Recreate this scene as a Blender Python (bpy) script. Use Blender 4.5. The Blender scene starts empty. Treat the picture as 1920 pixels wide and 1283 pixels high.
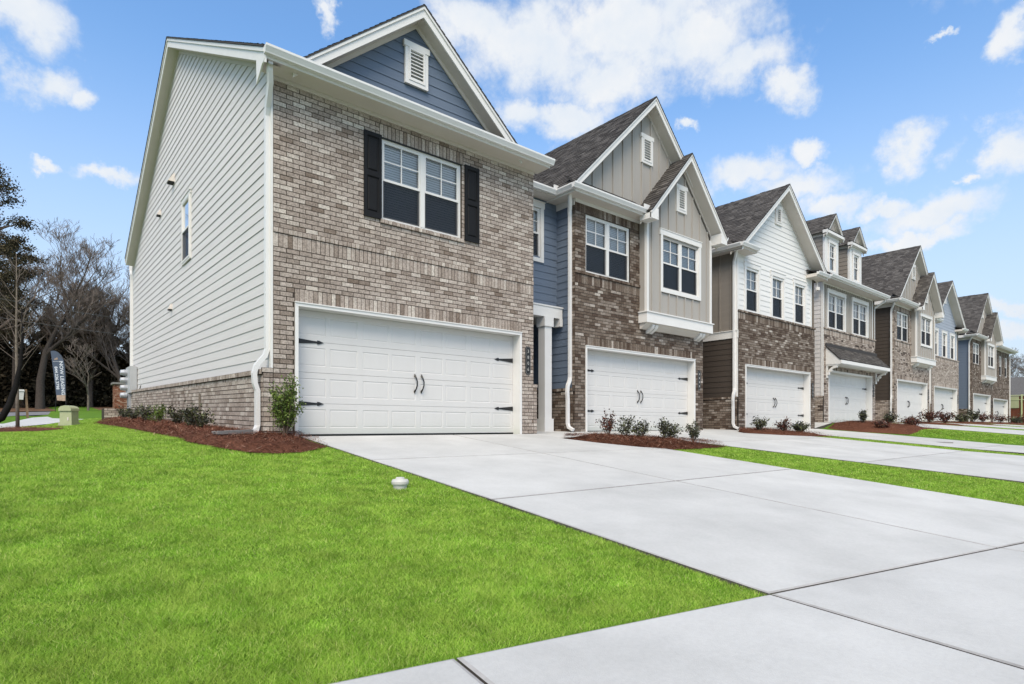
import bpy, math, random
import numpy as np
from mathutils import Vector, Matrix

# ------------------------------------------------------------------ scene, camera, sky, sun
sc = bpy.context.scene
COL = sc.collection
rad = math.radians
cam_d = bpy.data.cameras.new("camera")
cam = bpy.data.objects.new("camera", cam_d)
COL.objects.link(cam)
sc.camera = cam
CAM = Vector((-3.135, -9.82, 0.16))
cam.location = CAM
cam.rotation_euler = (rad(90), 0, -math.atan2(0.641, 0.7675))
cam_d.sensor_width = 36.0
cam_d.lens = 1100.0 / 1920.0 * 36.0
cam_d.shift_y = (800.0 - 641.5) / 1920.0
cam_d.clip_start = 0.05
cam_d.clip_end = 2000
FWD = Vector((0.641, 0.7675, 0))

SUN_DIR = Vector((-0.44, -0.46, 0.77)).normalized()     # towards the sun
SUN_EL = math.asin(SUN_DIR.z)
SUN_AZ = math.atan2(SUN_DIR.x, SUN_DIR.y)
sun_d = bpy.data.lights.new("sun", 'SUN')
sun_d.energy = 2.3
sun_d.angle = rad(35)
sun_d.color = (1.0, 0.85, 0.67)
sun = bpy.data.objects.new("sun", sun_d)
COL.objects.link(sun)
sun.rotation_euler = (-SUN_DIR).to_track_quat('-Z', 'Y').to_euler()

w = bpy.data.worlds.new("World")
sc.world = w
w.use_nodes = True
nt = w.node_tree
nt.nodes.clear()

def nd(t, typ, **kw):
    n = t.nodes.new(typ)
    for k, v in kw.items():
        setattr(n, k, v)
    return n

def lk(t, a, b):
    t.links.new(a, b)

def mth(t, op, a, b=None, clamp=False):
    n = nd(t, 'ShaderNodeMath', operation=op, use_clamp=clamp)
    for i, v in enumerate((a, b)):
        if v is None:
            continue
        if isinstance(v, (int, float)):
            n.inputs[i].default_value = v
        else:
            lk(t, v, n.inputs[i])
    return n.outputs[0]

sky = nd(nt, 'ShaderNodeTexSky', sky_type='NISHITA', sun_disc=False)
sky.sun_elevation = SUN_EL
sky.sun_rotation = SUN_AZ
sky.air_density = 1.0
sky.dust_density = 2.0
sky.ozone_density = 1.6
tc = nd(nt, 'ShaderNodeTexCoord')
sep = nd(nt, 'ShaderNodeSeparateXYZ')
lk(nt, tc.outputs['Generated'], sep.inputs[0])
az = mth(nt, 'ARCTAN2', sep.outputs[0], sep.outputs[1])
el = mth(nt, 'ARCSINE', sep.outputs[2])
cmb = nd(nt, 'ShaderNodeCombineXYZ')
lk(nt, az, cmb.inputs[0]); lk(nt, el, cmb.inputs[1])
nz = nd(nt, 'ShaderNodeTexNoise')
nz.inputs['Scale'].default_value = 11.0
nz.inputs['Detail'].default_value = 8.0
nz.inputs['Roughness'].default_value = 0.62
lk(nt, tc.outputs['Generated'], nz.inputs['Vector'])
off = nd(nt, 'ShaderNodeVectorMath', operation='SUBTRACT')
lk(nt, nz.outputs['Color'], off.inputs[0]); off.inputs[1].default_value = (0.5, 0.5, 0.5)
scl = nd(nt, 'ShaderNodeVectorMath', operation='MULTIPLY')
lk(nt, off.outputs[0], scl.inputs[0]); scl.inputs[1].default_value = (0.15, 0.11, 0)
wrp = nd(nt, 'ShaderNodeVectorMath', operation='ADD')
lk(nt, cmb.outputs[0], wrp.inputs[0]); lk(nt, scl.outputs[0], wrp.inputs[1])
# cumulus clouds: azimuth, elevation, half-widths (radians)
CLOUDS = [(-0.006, 0.496, 0.058, 0.032), (0.029, 0.435, 0.045, 0.026), (0.058, 0.422, 0.026, 0.017), (0.091, 0.341, 0.038, 0.012), (0.029, 0.336, 0.016, 0.008), (0.389, 0.599, 0.017, 0.014), (0.632, 0.597, 0.081, 0.043), (0.741, 0.573, 0.135, 0.064), (0.884, 0.59, 0.199, 0.056), (1.012, 0.569, 0.106, 0.049), (1.076, 0.527, 0.086, 0.035), (1.137, 0.487, 0.041, 0.026), (0.858, 0.528, 0.115, 0.04), (0.777, 0.48, 0.108, 0.025), (0.7, 0.489, 0.05, 0.025), (0.983, 0.454, 0.02, 0.007), (1.175, 0.403, 0.027, 0.015), (1.3, 0.368, 0.038, 0.027), (1.398, 0.357, 0.029, 0.029), (1.369, 0.329, 0.012, 0.007), (1.076, 0.381, 0.082, 0.023), (1.152, 0.356, 0.07, 0.023), (1.195, 0.322, 0.049, 0.02), (1.313, 0.288, 0.067, 0.027), (1.263, 0.312, 0.036, 0.015), (1.3, 0.257, 0.062, 0.011), (1.4, 0.465, 0.024, 0.022), (1.31, 0.496, 0.02, 0.005), (1.398, 0.158, 0.048, 0.007), (1.387, 0.131, 0.065, 0.01)]
_r = random.Random(5)
for k in range(46):                                      # sky goes on unseen all round, with extra clouds added to whiten ambient light
    a = _r.uniform(1.62, 2 * math.pi - 0.2)
    if a > math.pi: a -= 2 * math.pi
    s = _r.uniform(0.08, 0.26)
    e_ = _r.uniform(0.12, 1.4)
    CLOUDS.append((a, e_, s / max(.25, math.cos(e_)), s * _r.uniform(0.35, 0.55)))
acc = None
for (a, e, ra, re) in CLOUDS:
    s1 = nd(nt, 'ShaderNodeVectorMath', operation='SUBTRACT')
    lk(nt, wrp.outputs[0], s1.inputs[0]); s1.inputs[1].default_value = (a, e, 0)
    s2 = nd(nt, 'ShaderNodeVectorMath', operation='MULTIPLY')
    lk(nt, s1.outputs[0], s2.inputs[0]); s2.inputs[1].default_value = (1 / (ra * 1.15), 1 / (re * 1.2), 0)
    ln = nd(nt, 'ShaderNodeVectorMath', operation='LENGTH')
    lk(nt, s2.outputs[0], ln.inputs[0])
    v = mth(nt, 'SUBTRACT', 1.0, ln.outputs['Value'])
    acc = v if acc is None else mth(nt, 'MAXIMUM', acc, v)
nz2 = nd(nt, 'ShaderNodeTexNoise')
nz2.inputs['Scale'].default_value = 26.0
nz2.inputs['Detail'].default_value = 7.0
nz2.inputs['Roughness'].default_value = 0.6
lk(nt, tc.outputs['Generated'], nz2.inputs['Vector'])
dens = mth(nt, 'ADD', acc, mth(nt, 'MULTIPLY', mth(nt, 'SUBTRACT', nz2.outputs['Fac'], 0.5), 1.35))
mr = nd(nt, 'ShaderNodeMapRange', interpolation_type='SMOOTHSTEP')
lk(nt, dens, mr.inputs[0])
mr.inputs[1].default_value = -0.16; mr.inputs[2].default_value = 0.74
mr.inputs[3].default_value = 0.0; mr.inputs[4].default_value = 0.97
skyb = nd(nt, 'ShaderNodeMixRGB', blend_type='MULTIPLY')
skyb.inputs[0].default_value = 1.0
lk(nt, sky.outputs[0], skyb.inputs[1]); skyb.inputs[2].default_value = (1.02, 1.36, 1.56, 1)
cl = nd(nt, 'ShaderNodeValToRGB')
cl.color_ramp.elements[0].position = 0.30; cl.color_ramp.elements[0].color = (4.1, 4.5, 5.0, 1)
cl.color_ramp.elements[1].position = 0.68; cl.color_ramp.elements[1].color = (5.0, 5.05, 5.1, 1)
lk(nt, nz.outputs['Fac'], cl.inputs[0])
hz = nd(nt, 'ShaderNodeMapRange', interpolation_type='SMOOTHSTEP')      # pale air towards the horizon, all round
lk(nt, el, hz.inputs[0])
hz.inputs[1].default_value = 0.0; hz.inputs[2].default_value = 0.58; hz.inputs[3].default_value = 0.88; hz.inputs[4].default_value = 0.0
hzm = nd(nt, 'ShaderNodeMixRGB')
lk(nt, hz.outputs[0], hzm.inputs[0]); lk(nt, skyb.outputs[0], hzm.inputs[1]); hzm.inputs[2].default_value = (3.7, 4.15, 4.75, 1)
mx = nd(nt, 'ShaderNodeMixRGB')
lk(nt, mr.outputs[0], mx.inputs[0]); lk(nt, hzm.outputs[0], mx.inputs[1]); lk(nt, cl.outputs[0], mx.inputs[2])
bg = nd(nt, 'ShaderNodeBackground')
SKY_STRENGTH = 0.11
bg.inputs['Strength'].default_value = SKY_STRENGTH
lk(nt, mx.outputs[0], bg.inputs['Color'])
wo = nd(nt, 'ShaderNodeOutputWorld')
lk(nt, bg.outputs[0], wo.inputs[0])

sc.view_settings.view_transform = 'Standard'
sc.view_settings.look = 'None'
sc.view_settings.gamma = 1.0
sc.view_settings.use_curve_mapping = False
sc.view_settings.exposure = 0.76
sc.render.engine = 'CYCLES'

# ------------------------------------------------------------------ materials
MATS = {}
def M(name, col, rough=0.6, var=0.12, scale=6.0, bump=0.0, bscale=80.0, spec=0.3, metal=0.0,
      rnd=None, ramp=None, blotch=0.0, stretch=None, transl=0.0):
    """procedural surface: base colour x noise, optional per-piece ramp (rnd='island'|'object'), bump"""
    m = bpy.data.materials.new(name)
    m.use_nodes = True
    t = m.node_tree
    b = t.nodes['Principled BSDF']
    b.inputs['Roughness'].default_value = rough
    b.inputs['Metallic'].default_value = metal
    b.inputs['Specular IOR Level'].default_value = spec
    geo = nd(t, 'ShaderNodeNewGeometry')
    vec = geo.outputs['Position']
    if stretch:
        mp = nd(t, 'ShaderNodeVectorMath', operation='MULTIPLY')
        lk(t, vec, mp.inputs[0]); mp.inputs[1].default_value = stretch
        vec = mp.outputs[0]
    n1 = nd(t, 'ShaderNodeTexNoise')
    n1.inputs['Scale'].default_value = scale; n1.inputs['Detail'].default_value = 6.0
    n1.inputs['Roughness'].default_value = 0.65
    lk(t, vec, n1.inputs['Vector'])
    base = None
    if ramp:
        r = nd(t, 'ShaderNodeValToRGB')
        els = r.color_ramp.elements
        while len(els) < len(ramp):
            els.new(0.5)
        for e_, (p, c) in zip(els, ramp):
            e_.position = p; e_.color = (*c, 1)
        if rnd == 'object':
            src = nd(t, 'ShaderNodeObjectInfo').outputs['Random']
        elif rnd == 'island':
            src = geo.outputs['Random Per Island']
        else:
            src = n1.outputs['Fac']
        lk(t, src, r.inputs[0])
        base = r.outputs[0]
    f = nd(t, 'ShaderNodeMapRange')
    f.inputs[1].default_value = 0.28; f.inputs[2].default_value = 0.72
    f.inputs[3].default_value = 1 - var; f.inputs[4].default_value = 1 + var
    lk(t, n1.outputs['Fac'], f.inputs[0])
    mul = nd(t, 'ShaderNodeVectorMath', operation='MULTIPLY')
    if base is None:
        mul.inputs[0].default_value = col
    else:
        lk(t, base, mul.inputs[0])
    cb = nd(t, 'ShaderNodeCombineXYZ')
    for i in range(3):
        lk(t, f.outputs[0], cb.inputs[i])
    lk(t, cb.outputs[0], mul.inputs[1])
    out = mul.outputs[0]
    if blotch > 0:
        n3 = nd(t, 'ShaderNodeTexNoise')
        n3.inputs['Scale'].default_value = 38.0; n3.inputs['Detail'].default_value = 5.0
        n3.inputs['Roughness'].default_value = 0.7
        lk(t, geo.outputs['Position'], n3.inputs['Vector'])
        f3 = nd(t, 'ShaderNodeMapRange')
        f3.inputs[1].default_value = 0.36; f3.inputs[2].default_value = 0.60
        f3.inputs[3].default_value = 1 - blotch; f3.inputs[4].default_value = 1.0 + blotch * 0.25
        lk(t, n3.outputs['Fac'], f3.inputs[0])
        m3 = nd(t, 'ShaderNodeVectorMath', operation='SCALE')
        lk(t, out, m3.inputs[0]); lk(t, f3.outputs[0], m3.inputs['Scale'])
        out = m3.outputs[0]
    lk(t, out, b.inputs['Base Color'])
    if bump > 0:
        n2 = nd(t, 'ShaderNodeTexNoise')
        n2.inputs['Scale'].default_value = bscale; n2.inputs['Detail'].default_value = 5.0
        lk(t, vec, n2.inputs['Vector'])
        bp = nd(t, 'ShaderNodeBump')
        bp.inputs['Strength'].default_value = bump; bp.inputs['Distance'].default_value = 0.01
        lk(t, n2.outputs['Fac'], bp.inputs['Height'])
        lk(t, bp.outputs[0], b.inputs['Normal'])
    if transl > 0:
        tr = nd(t, 'ShaderNodeBsdfTranslucent')
        lk(t, out, tr.inputs['Color'])
        ms = nd(t, 'ShaderNodeMixShader')
        ms.inputs[0].default_value = transl
        lk(t, b.outputs[0], ms.inputs[1]); lk(t, tr.outputs[0], ms.inputs[2])
        lk(t, ms.outputs[0], t.nodes['Material Output'].inputs[0])
    MATS[name] = m
    return m

def glass_mat(name, tint, opac, colr):
    m = bpy.data.materials.new(name); m.use_nodes = True
    t = m.node_tree; t.nodes.clear()
    tr = nd(t, 'ShaderNodeBsdfTransparent'); tr.inputs[0].default_value = (*tint, 1)
    df = nd(t, 'ShaderNodeBsdfDiffuse'); df.inputs[0].default_value = (*colr, 1)
    gl = nd(t, 'ShaderNodeBsdfGlossy'); gl.inputs['Roughness'].default_value = 0.02
    fr = nd(t, 'ShaderNodeFresnel'); fr.inputs[0].default_value = 1.5
    nzz = nd(t, 'ShaderNodeTexNoise'); nzz.inputs['Scale'].default_value = 1.3
    gp = nd(t, 'ShaderNodeNewGeometry'); lk(t, gp.outputs['Position'], nzz.inputs['Vector'])
    bp = nd(t, 'ShaderNodeBump'); bp.inputs['Strength'].default_value = 0.04
    lk(t, nzz.outputs['Fac'], bp.inputs['Height']); lk(t, bp.outputs[0], gl.inputs['Normal'])
    a = nd(t, 'ShaderNodeMixShader'); a.inputs[0].default_value = opac
    lk(t, tr.outputs[0], a.inputs[1]); lk(t, df.outputs[0], a.inputs[2])
    b = nd(t, 'ShaderNodeMixShader')
    f2 = mth(t, 'MULTIPLY', fr.outputs[0], 1.0 if opac < 0.3 else 0.04)
    lk(t, f2, b.inputs[0]); lk(t, a.outputs[0], b.inputs[1]); lk(t, gl.outputs[0], b.inputs[2])
    o = nd(t, 'ShaderNodeOutputMaterial'); lk(t, b.outputs[0], o.inputs[0])
    MATS[name] = m
    return m

LIGHT_BR = [(0.0, (0.19, 0.145, 0.115)), (0.10, (0.290, 0.238, 0.202)), (0.45, (0.372, 0.312, 0.270)), (0.85, (0.44, 0.378, 0.330)), (1.0, (0.56, 0.50, 0.44))]
DARK_BR = [(0.0, (0.078, 0.052, 0.039)), (0.35, (0.138, 0.104, 0.081)), (0.68, (0.192, 0.153, 0.124)), (0.90, (0.255, 0.212, 0.178)), (0.97, (0.36, 0.31, 0.27)), (1.0, (0.46, 0.41, 0.36))]
MIX_BR = [(0.0, (0.045, 0.033, 0.028)), (0.07, (0.13, 0.10, 0.085)), (0.20, (0.27, 0.22, 0.185)), (0.7, (0.37, 0.31, 0.265)), (1.0, (0.48, 0.42, 0.37))]
RED_BR = [(0.0, (0.16, 0.06, 0.035)), (0.5, (0.26, 0.10, 0.06)), (1.0, (0.40, 0.27, 0.20))]
for nm, rp in (('light', LIGHT_BR), ('dark', DARK_BR), ('mix', MIX_BR), ('red', RED_BR)):
    for rn in ('island', 'object'):
        M('brick_%s_%s' % (nm, rn), (1, 1, 1), 0.85, 0.14, 14, 0.55, 70, 0.15, rnd=rn, ramp=rp, blotch=0.38)
M('mortar', (0.062, 0.050, 0.041), 0.95, 0.15, 20, 0.4, 120, 0.1)
M('mortar_dark', (0.055, 0.046, 0.04), 0.95, 0.15, 20, 0.4, 120, 0.1)
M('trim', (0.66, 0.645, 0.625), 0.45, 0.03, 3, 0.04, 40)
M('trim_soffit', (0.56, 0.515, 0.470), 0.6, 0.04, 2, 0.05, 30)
M('gutter', (0.66, 0.65, 0.64), 0.35, 0.03, 2, 0.0)
M('door_white', (0.565, 0.552, 0.538), 0.42, 0.02, 4, 0.08, 140, stretch=(1, 1, 0.25))
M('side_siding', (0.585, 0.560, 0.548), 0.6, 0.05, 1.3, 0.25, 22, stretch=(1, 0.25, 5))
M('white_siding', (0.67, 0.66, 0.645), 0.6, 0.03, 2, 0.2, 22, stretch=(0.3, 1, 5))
M('blue_siding', (0.120, 0.153, 0.208), 0.6, 0.06, 2, 0.25, 22, stretch=(0.3, 0.3, 5))
M('pale_blue_siding', (0.30, 0.335, 0.395), 0.6, 0.05, 2, 0.2, 22, stretch=(0.3, 0.3, 5))
M('brown_siding', (0.058, 0.046, 0.038), 0.6, 0.06, 2, 0.2, 22, stretch=(0.3, 0.3, 5))
M('taupe_siding', (0.22, 0.195, 0.17), 0.6, 0.05, 2, 0.2, 22, stretch=(0.3, 0.3, 5))
M('batten_grey', (0.335, 0.312, 0.285), 0.6, 0.04, 2, 0.15, 22, stretch=(5, 5, 0.3))
SH = [(0.0, (0.052, 0.048, 0.046)), (0.4, (0.074, 0.068, 0.064)), (0.75, (0.092, 0.085, 0.080)), (1.0, (0.120, 0.111, 0.104))]
M('shingle', (1, 1, 1), 0.95, 0.25, 30, 0.6, 160, 0.1, rnd='island', ramp=SH)
M('roof_edge', (0.045, 0.042, 0.042), 0.9, 0.2, 20)
M('black_metal', (0.012, 0.012, 0.013), 0.45, 0.1, 10, 0.1, 60, 0.4)
M('shutter_black', (0.010, 0.010, 0.011), 0.6, 0.06, 6, 0.1, 60, 0.18)
M('blind', (0.80, 0.80, 0.80), 0.6, 0.03, 3)
M('inside', (0.03, 0.03, 0.033), 0.8, 0.1, 2)
M('concrete', (0.456, 0.454, 0.440), 0.85, 0.13, 0.9, 0.3, 150, 0.2, blotch=0.05)
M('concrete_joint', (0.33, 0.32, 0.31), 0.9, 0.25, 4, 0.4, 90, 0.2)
M('concrete_dark', (0.30, 0.30, 0.31), 0.9, 0.10, 5, 0.3, 60, 0.2)
M('concrete_block', (0.20, 0.19, 0.18), 0.9, 0.10, 9, 0.4, 60, 0.2)
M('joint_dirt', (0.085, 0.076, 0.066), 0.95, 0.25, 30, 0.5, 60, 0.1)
M('asphalt', (0.17, 0.17, 0.175), 0.9, 0.12, 3, 0.4, 90, 0.2)
M('soil', (0.085, 0.165, 0.016), 0.95, 0.35, 3, 0.5, 40, 0.1)
M('mulch', (0.110, 0.046, 0.028), 0.95, 0.35, 22, 0.9, 45, 0.1)
M('straw', (1, 1, 1), 0.9, 0.2, 8, rnd='island', ramp=[(0, (0.06, 0.020, 0.013)), (0.5, (0.145, 0.056, 0.035)), (0.9, (0.27, 0.12, 0.075)), (1, (0.50, 0.34, 0.25))], spec=0.15)
M('litter', (0.13, 0.075, 0.045), 0.95, 0.45, 1.4, 0.8, 12, 0.1)
M('bark', (0.075, 0.061, 0.050), 0.95, 0.3, 8, 0.8, 30, 0.1)
M('bark_pale', (0.16, 0.135, 0.11), 0.95, 0.3, 8, 0.6, 30, 0.1)
M('bark_dark', (0.012, 0.011, 0.011), 0.9, 0.3, 8, 0.6, 30, 0.1)
M('twig', (0.150, 0.122, 0.102), 0.95, 0.2, 3)
M('stem', (0.10, 0.072, 0.052), 0.9, 0.2, 10)
M('needle', (1, 1, 1), 0.8, 0.3, 0.5, rnd='island', ramp=[(0, (0.020, 0.018, 0.010)), (0.6, (0.055, 0.048, 0.026)), (1, (0.115, 0.092, 0.052))], spec=0.15)
M('brush', (1, 1, 1), 0.9, 0.35, 0.25, rnd='island', ramp=[(0, (0.014, 0.012, 0.008)), (0.6, (0.032, 0.027, 0.017)), (1, (0.075, 0.058, 0.036))], spec=0.1)
M('leaf_green', (1, 1, 1), 0.5, 0.2, 3, rnd='island', ramp=[(0, (0.025, 0.042, 0.008)), (0.45, (0.075, 0.12, 0.018)), (0.8, (0.15, 0.22, 0.035)), (1, (0.27, 0.33, 0.09))], spec=0.35, transl=0.25)
M('leaf_dark', (1, 1, 1), 0.45, 0.2, 3, rnd='island', ramp=[(0, (0.012, 0.012, 0.008)), (0.5, (0.030, 0.034, 0.020)), (0.8, (0.07, 0.075, 0.035)), (1, (0.17, 0.19, 0.07))], spec=0.4, transl=0.15)
M('leaf_red', (1, 1, 1), 0.5, 0.2, 3, rnd='island', ramp=[(0, (0.018, 0.008, 0.007)), (0.5, (0.060, 0.020, 0.015)), (0.8, (0.15, 0.042, 0.022)), (1, (0.09, 0.075, 0.04))], spec=0.35, transl=0.15)
M('grass', (1, 1, 1), 0.6, 0.40, 3.4, rnd='island', ramp=[(0, (0.110, 0.215, 0.018)), (0.5, (0.240, 0.430, 0.042)), (0.85, (0.350, 0.540, 0.080)), (0.95, (0.50, 0.58, 0.17)), (1, (0.60, 0.55, 0.26))], spec=0.12, transl=0.25)
t = MATS['grass'].node_tree                                # yellow-green and paler patches in the turf
b_ = t.nodes['Principled BSDF']; src = b_.inputs['Base Color'].links[0].from_socket
g_ = nd(t, 'ShaderNodeNewGeometry'); n_ = nd(t, 'ShaderNodeTexNoise')
n_.inputs['Scale'].default_value = 4.2; n_.inputs['Detail'].default_value = 9.0; n_.inputs['Roughness'].default_value = 0.7
lk(t, g_.outputs['Position'], n_.inputs['Vector'])
f_ = nd(t, 'ShaderNodeMapRange'); f_.inputs[1].default_value = 0.42; f_.inputs[2].default_value = 0.66; f_.inputs[3].default_value = 0.0; f_.inputs[4].default_value = 0.60
lk(t, n_.outputs['Fac'], f_.inputs[0])
x_ = nd(t, 'ShaderNodeMixRGB'); lk(t, f_.outputs[0], x_.inputs[0]); lk(t, src, x_.inputs[1]); x_.inputs[2].default_value = (0.41, 0.54, 0.095, 1)
for l_ in list(t.links):
    if l_.from_socket == src and l_.to_node != x_:
        to = l_.to_socket; t.links.remove(l_); lk(t, x_.outputs[0], to)
t = MATS['concrete'].node_tree                             # every pour a slightly different tone
b_ = t.nodes['Principled BSDF']; src = b_.inputs['Base Color'].links[0].from_socket
o_ = nd(t, 'ShaderNodeObjectInfo'); f_ = nd(t, 'ShaderNodeMapRange'); f_.inputs[3].default_value = 0.955; f_.inputs[4].default_value = 1.045
lk(t, o_.outputs['Random'], f_.inputs[0])
x_ = nd(t, 'ShaderNodeVectorMath', operation='SCALE'); lk(t, src, x_.inputs[0]); lk(t, f_.outputs[0], x_.inputs['Scale']); lk(t, x_.outputs[0], b_.inputs['Base Color'])
M('meter_grey', (0.40, 0.41, 0.42), 0.5, 0.05, 6)
M('steel', (0.42, 0.43, 0.45), 0.35, 0.05, 6, metal=0.4, spec=0.5)
M('pedestal', (0.34, 0.36, 0.22), 0.6, 0.08, 6, 0.1, 40)
M('pvc', (0.50, 0.49, 0.46), 0.4, 0.03, 8)
M('flag_navy', (0.060, 0.080, 0.115), 0.7, 0.08, 3)
M('flag_tan', (0.34, 0.25, 0.19), 0.7, 0.35, 9)
M('ink', (0.62, 0.66, 0.70), 0.6, 0.02, 3)
M('digit', (0.45, 0.44, 0.42), 0.5, 0.02, 3)
M('wood_post', (0.17, 0.115, 0.07), 0.9, 0.25, 9, 0.4, 40)
M('wood_red', (0.13, 0.040, 0.022), 0.8, 0.25, 4, 0.3, 30)
M('lime_post', (0.42, 0.46, 0.26), 0.7, 0.1, 3)
M('grey_roof', (0.10, 0.095, 0.092), 0.95, 0.2, 6, 0.5, 40)
M('wire', (0.10, 0.10, 0.10), 0.7, 0.05, 3)
glass_mat('glass', (0.90, 0.92, 0.94), 0.04, (0.30, 0.33, 0.36))
glass_mat('screen', (0.50, 0.51, 0.53), 0.32, (0.035, 0.038, 0.045))

# ------------------------------------------------------------------ mesh helpers
class MB:
    def __init__(s):
        s.v = []; s.f = []
    def poly(s, pts):
        n = len(s.v); s.v += [tuple(p) for p in pts]; s.f.append(tuple(range(n, n + len(pts))))
        return s
    def hexa(s, p):
        """8 points: 0-3 one end loop, 4-7 the other"""
        n = len(s.v); s.v += [tuple(q) for q in p]
        for a in ((0, 1, 2, 3), (7, 6, 5, 4), (0, 4, 5, 1), (1, 5, 6, 2), (2, 6, 7, 3), (3, 7, 4, 0)):
            s.f.append(tuple(n + i for i in a))
        return s
    def box(s, x0, x1, y0, y1, z0, z1):
        return s.hexa([(x0, y0, z0), (x1, y0, z0), (x1, y1, z0), (x0, y1, z0), (x0, y0, z1), (x1, y0, z1), (x1, y1, z1), (x0, y1, z1)])
    def prism(s, loopA, loopB):
        n = len(s.v); k = len(loopA)
        s.v += [tuple(q) for q in loopA] + [tuple(q) for q in loopB]
        for i in range(k):
            j = (i + 1) % k
            s.f.append((n + i, n + j, n + k + j, n + k + i))
        s.f.append(tuple(n + i for i in range(k))[::-1]); s.f.append(tuple(n + k + i for i in range(k)))
        return s
    def tube(s, pts, rads, sides=5, cap=True):
        pts = [Vector(p) for p in pts]
        if not isinstance(rads, (list, tuple)):
            rads = [rads] * len(pts)
        n0 = len(s.v)
        for i, p in enumerate(pts):
            d = (pts[min(i + 1, len(pts) - 1)] - pts[max(i - 1, 0)])
            d = d.normalized() if d.length > 1e-9 else Vector((0, 0, 1))
            if i == 0:
                a = d.cross(Vector((0, 0, 1)) if abs(d.z) < 0.9 else Vector((1, 0, 0))).normalized()
            else:
                a = (a - d * a.dot(d)); a = a.normalized() if a.length > 1e-6 else d.orthogonal().normalized()
            b = d.cross(a)
            for k in range(sides):
                t = 2 * math.pi * k / sides
                q = p + (a * math.cos(t) + b * math.sin(t)) * rads[i]
                s.v.append((q.x, q.y, q.z))
        for i in range(len(pts) - 1):
            for k in range(sides):
                a0 = n0 + i * sides + k; a1 = n0 + i * sides + (k + 1) % sides
                s.f.append((a0, a1, a1 + sides, a0 + sides))
        if cap:
            s.f.append(tuple(n0 + k for k in range(sides))[::-1])
            s.f.append(tuple(n0 + (len(pts) - 1) * sides + k for k in range(sides)))
        return s
    def rtube(s, pts, w, d, up=(1, 0, 0)):
        """rectangular tube along a path; 'up' roughly gives the width axis"""
        pts = [Vector(p) for p in pts]; up = Vector(up); n0 = len(s.v)
        for i, p in enumerate(pts):
            t = (pts[min(i + 1, len(pts) - 1)] - pts[max(i - 1, 0)]).normalized()
            a = (up - t * up.dot(t)).normalized(); b = t.cross(a)
            for (ka, kb) in ((-1, -1), (1, -1), (1, 1), (-1, 1)):
                q = p + a * (ka * w / 2) + b * (kb * d / 2)
                s.v.append((q.x, q.y, q.z))
        for i in range(len(pts) - 1):
            for k in range(4):
                a0 = n0 + i * 4 + k; a1 = n0 + i * 4 + (k + 1) % 4
                s.f.append((a0, a1, a1 + 4, a0 + 4))
        s.f.append((n0 + 3, n0 + 2, n0 + 1, n0)); e = n0 + 4 * (len(pts) - 1)
        s.f.append((e, e + 1, e + 2, e + 3))
        return s
    def lathe(s, c, prof, sides=20):
        n0 = len(s.v)
        for (r, z) in prof:
            for k in range(sides):
                t = 2 * math.pi * k / sides
                s.v.append((c[0] + r * math.cos(t), c[1] + r * math.sin(t), c[2] + z))
        for i in range(len(prof) - 1):
            for k in range(sides):
                a0 = n0 + i * sides + k; a1 = n0 + i * sides + (k + 1) % sides
                s.f.append((a0, a1, a1 + sides, a0 + sides))
        s.f.append(tuple(n0 + k for k in range(sides))[::-1])
        s.f.append(tuple(n0 + (len(prof) - 1) * sides + k for k in range(sides)))
        return s
    def build(s, name, mat, parent=None, smooth=False, kind=None, label=None):
        me = bpy.data.meshes.new(name)
        me.from_pydata(s.v, [], s.f)
        return link(name, me, mat, parent, smooth, kind, label)

def link(name, me, mat, parent=None, smooth=False, kind=None, label=None):
    if mat is not None and not me.materials:
        me.materials.append(MATS[mat] if isinstance(mat, str) else mat)
    if smooth:
        me.polygons.foreach_set('use_smooth', [True] * len(me.polygons))
    o = bpy.data.objects.new(name, me)
    COL.objects.link(o)
    if parent is not None:
        o.parent = parent
        if parent.type == 'EMPTY':
            o.matrix_parent_inverse = Matrix.Translation(-parent.location)
    if kind: o['kind'] = kind
    if label: o['label'] = label
    return o

def thing(name, loc, label, cat, group=None):
    o = bpy.data.objects.new(name, None)
    o.location = loc; o.empty_display_size = 0.2
    COL.objects.link(o)
    tag(o, label, cat, group)
    return o

def tag(o, label, cat, group=None):
    o['label'] = label; o['category'] = cat
    if group: o['group'] = group
    return o

class Plane:
    """a vertical wall plane: u runs along the wall, v is height, d is distance out of the wall"""
    def __init__(s, kind, at, slope=0.0):
        s.kind = kind; s.at = at; s.slope = slope
    def p(s, u, v, d=0.0):
        v += s.slope * u
        return (u, s.at - d, v) if s.kind == 'F' else (s.at - d, u, v)
    def box(s, mb, u0, u1, v0, v1, d0, d1):
        mb.hexa([s.p(u0, v0, d0), s.p(u1, v0, d0), s.p(u1, v1, d0), s.p(u0, v1, d0),
                 s.p(u0, v0, d1), s.p(u1, v0, d1), s.p(u1, v1, d1), s.p(u0, v1, d1)])
        return mb
    def bar(s, mb, ua, va, ub, vb, h, d0, d1):
        """board along a sloping line (top edge), h tall vertically"""
        mb.hexa([s.p(ua, va - h, d0), s.p(ub, vb - h, d0), s.p(ub, vb, d0), s.p(ua, va, d0),
                 s.p(ua, va - h, d1), s.p(ub, vb - h, d1), s.p(ub, vb, d1), s.p(ua, va, d1)])
        return mb

def front(Y): return Plane('F', Y)
def left(X, slope=0.0): return Plane('L', X, slope)

def sub_iv(iv, holes):
    out = [iv]
    for (a, b) in holes:
        nx = []
        for (p, q) in out:
            if b <= p or a >= q: nx.append((p, q)); continue
            if a > p: nx.append((p, a))
            if b < q: nx.append((b, q))
        out = nx
    return out

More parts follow.
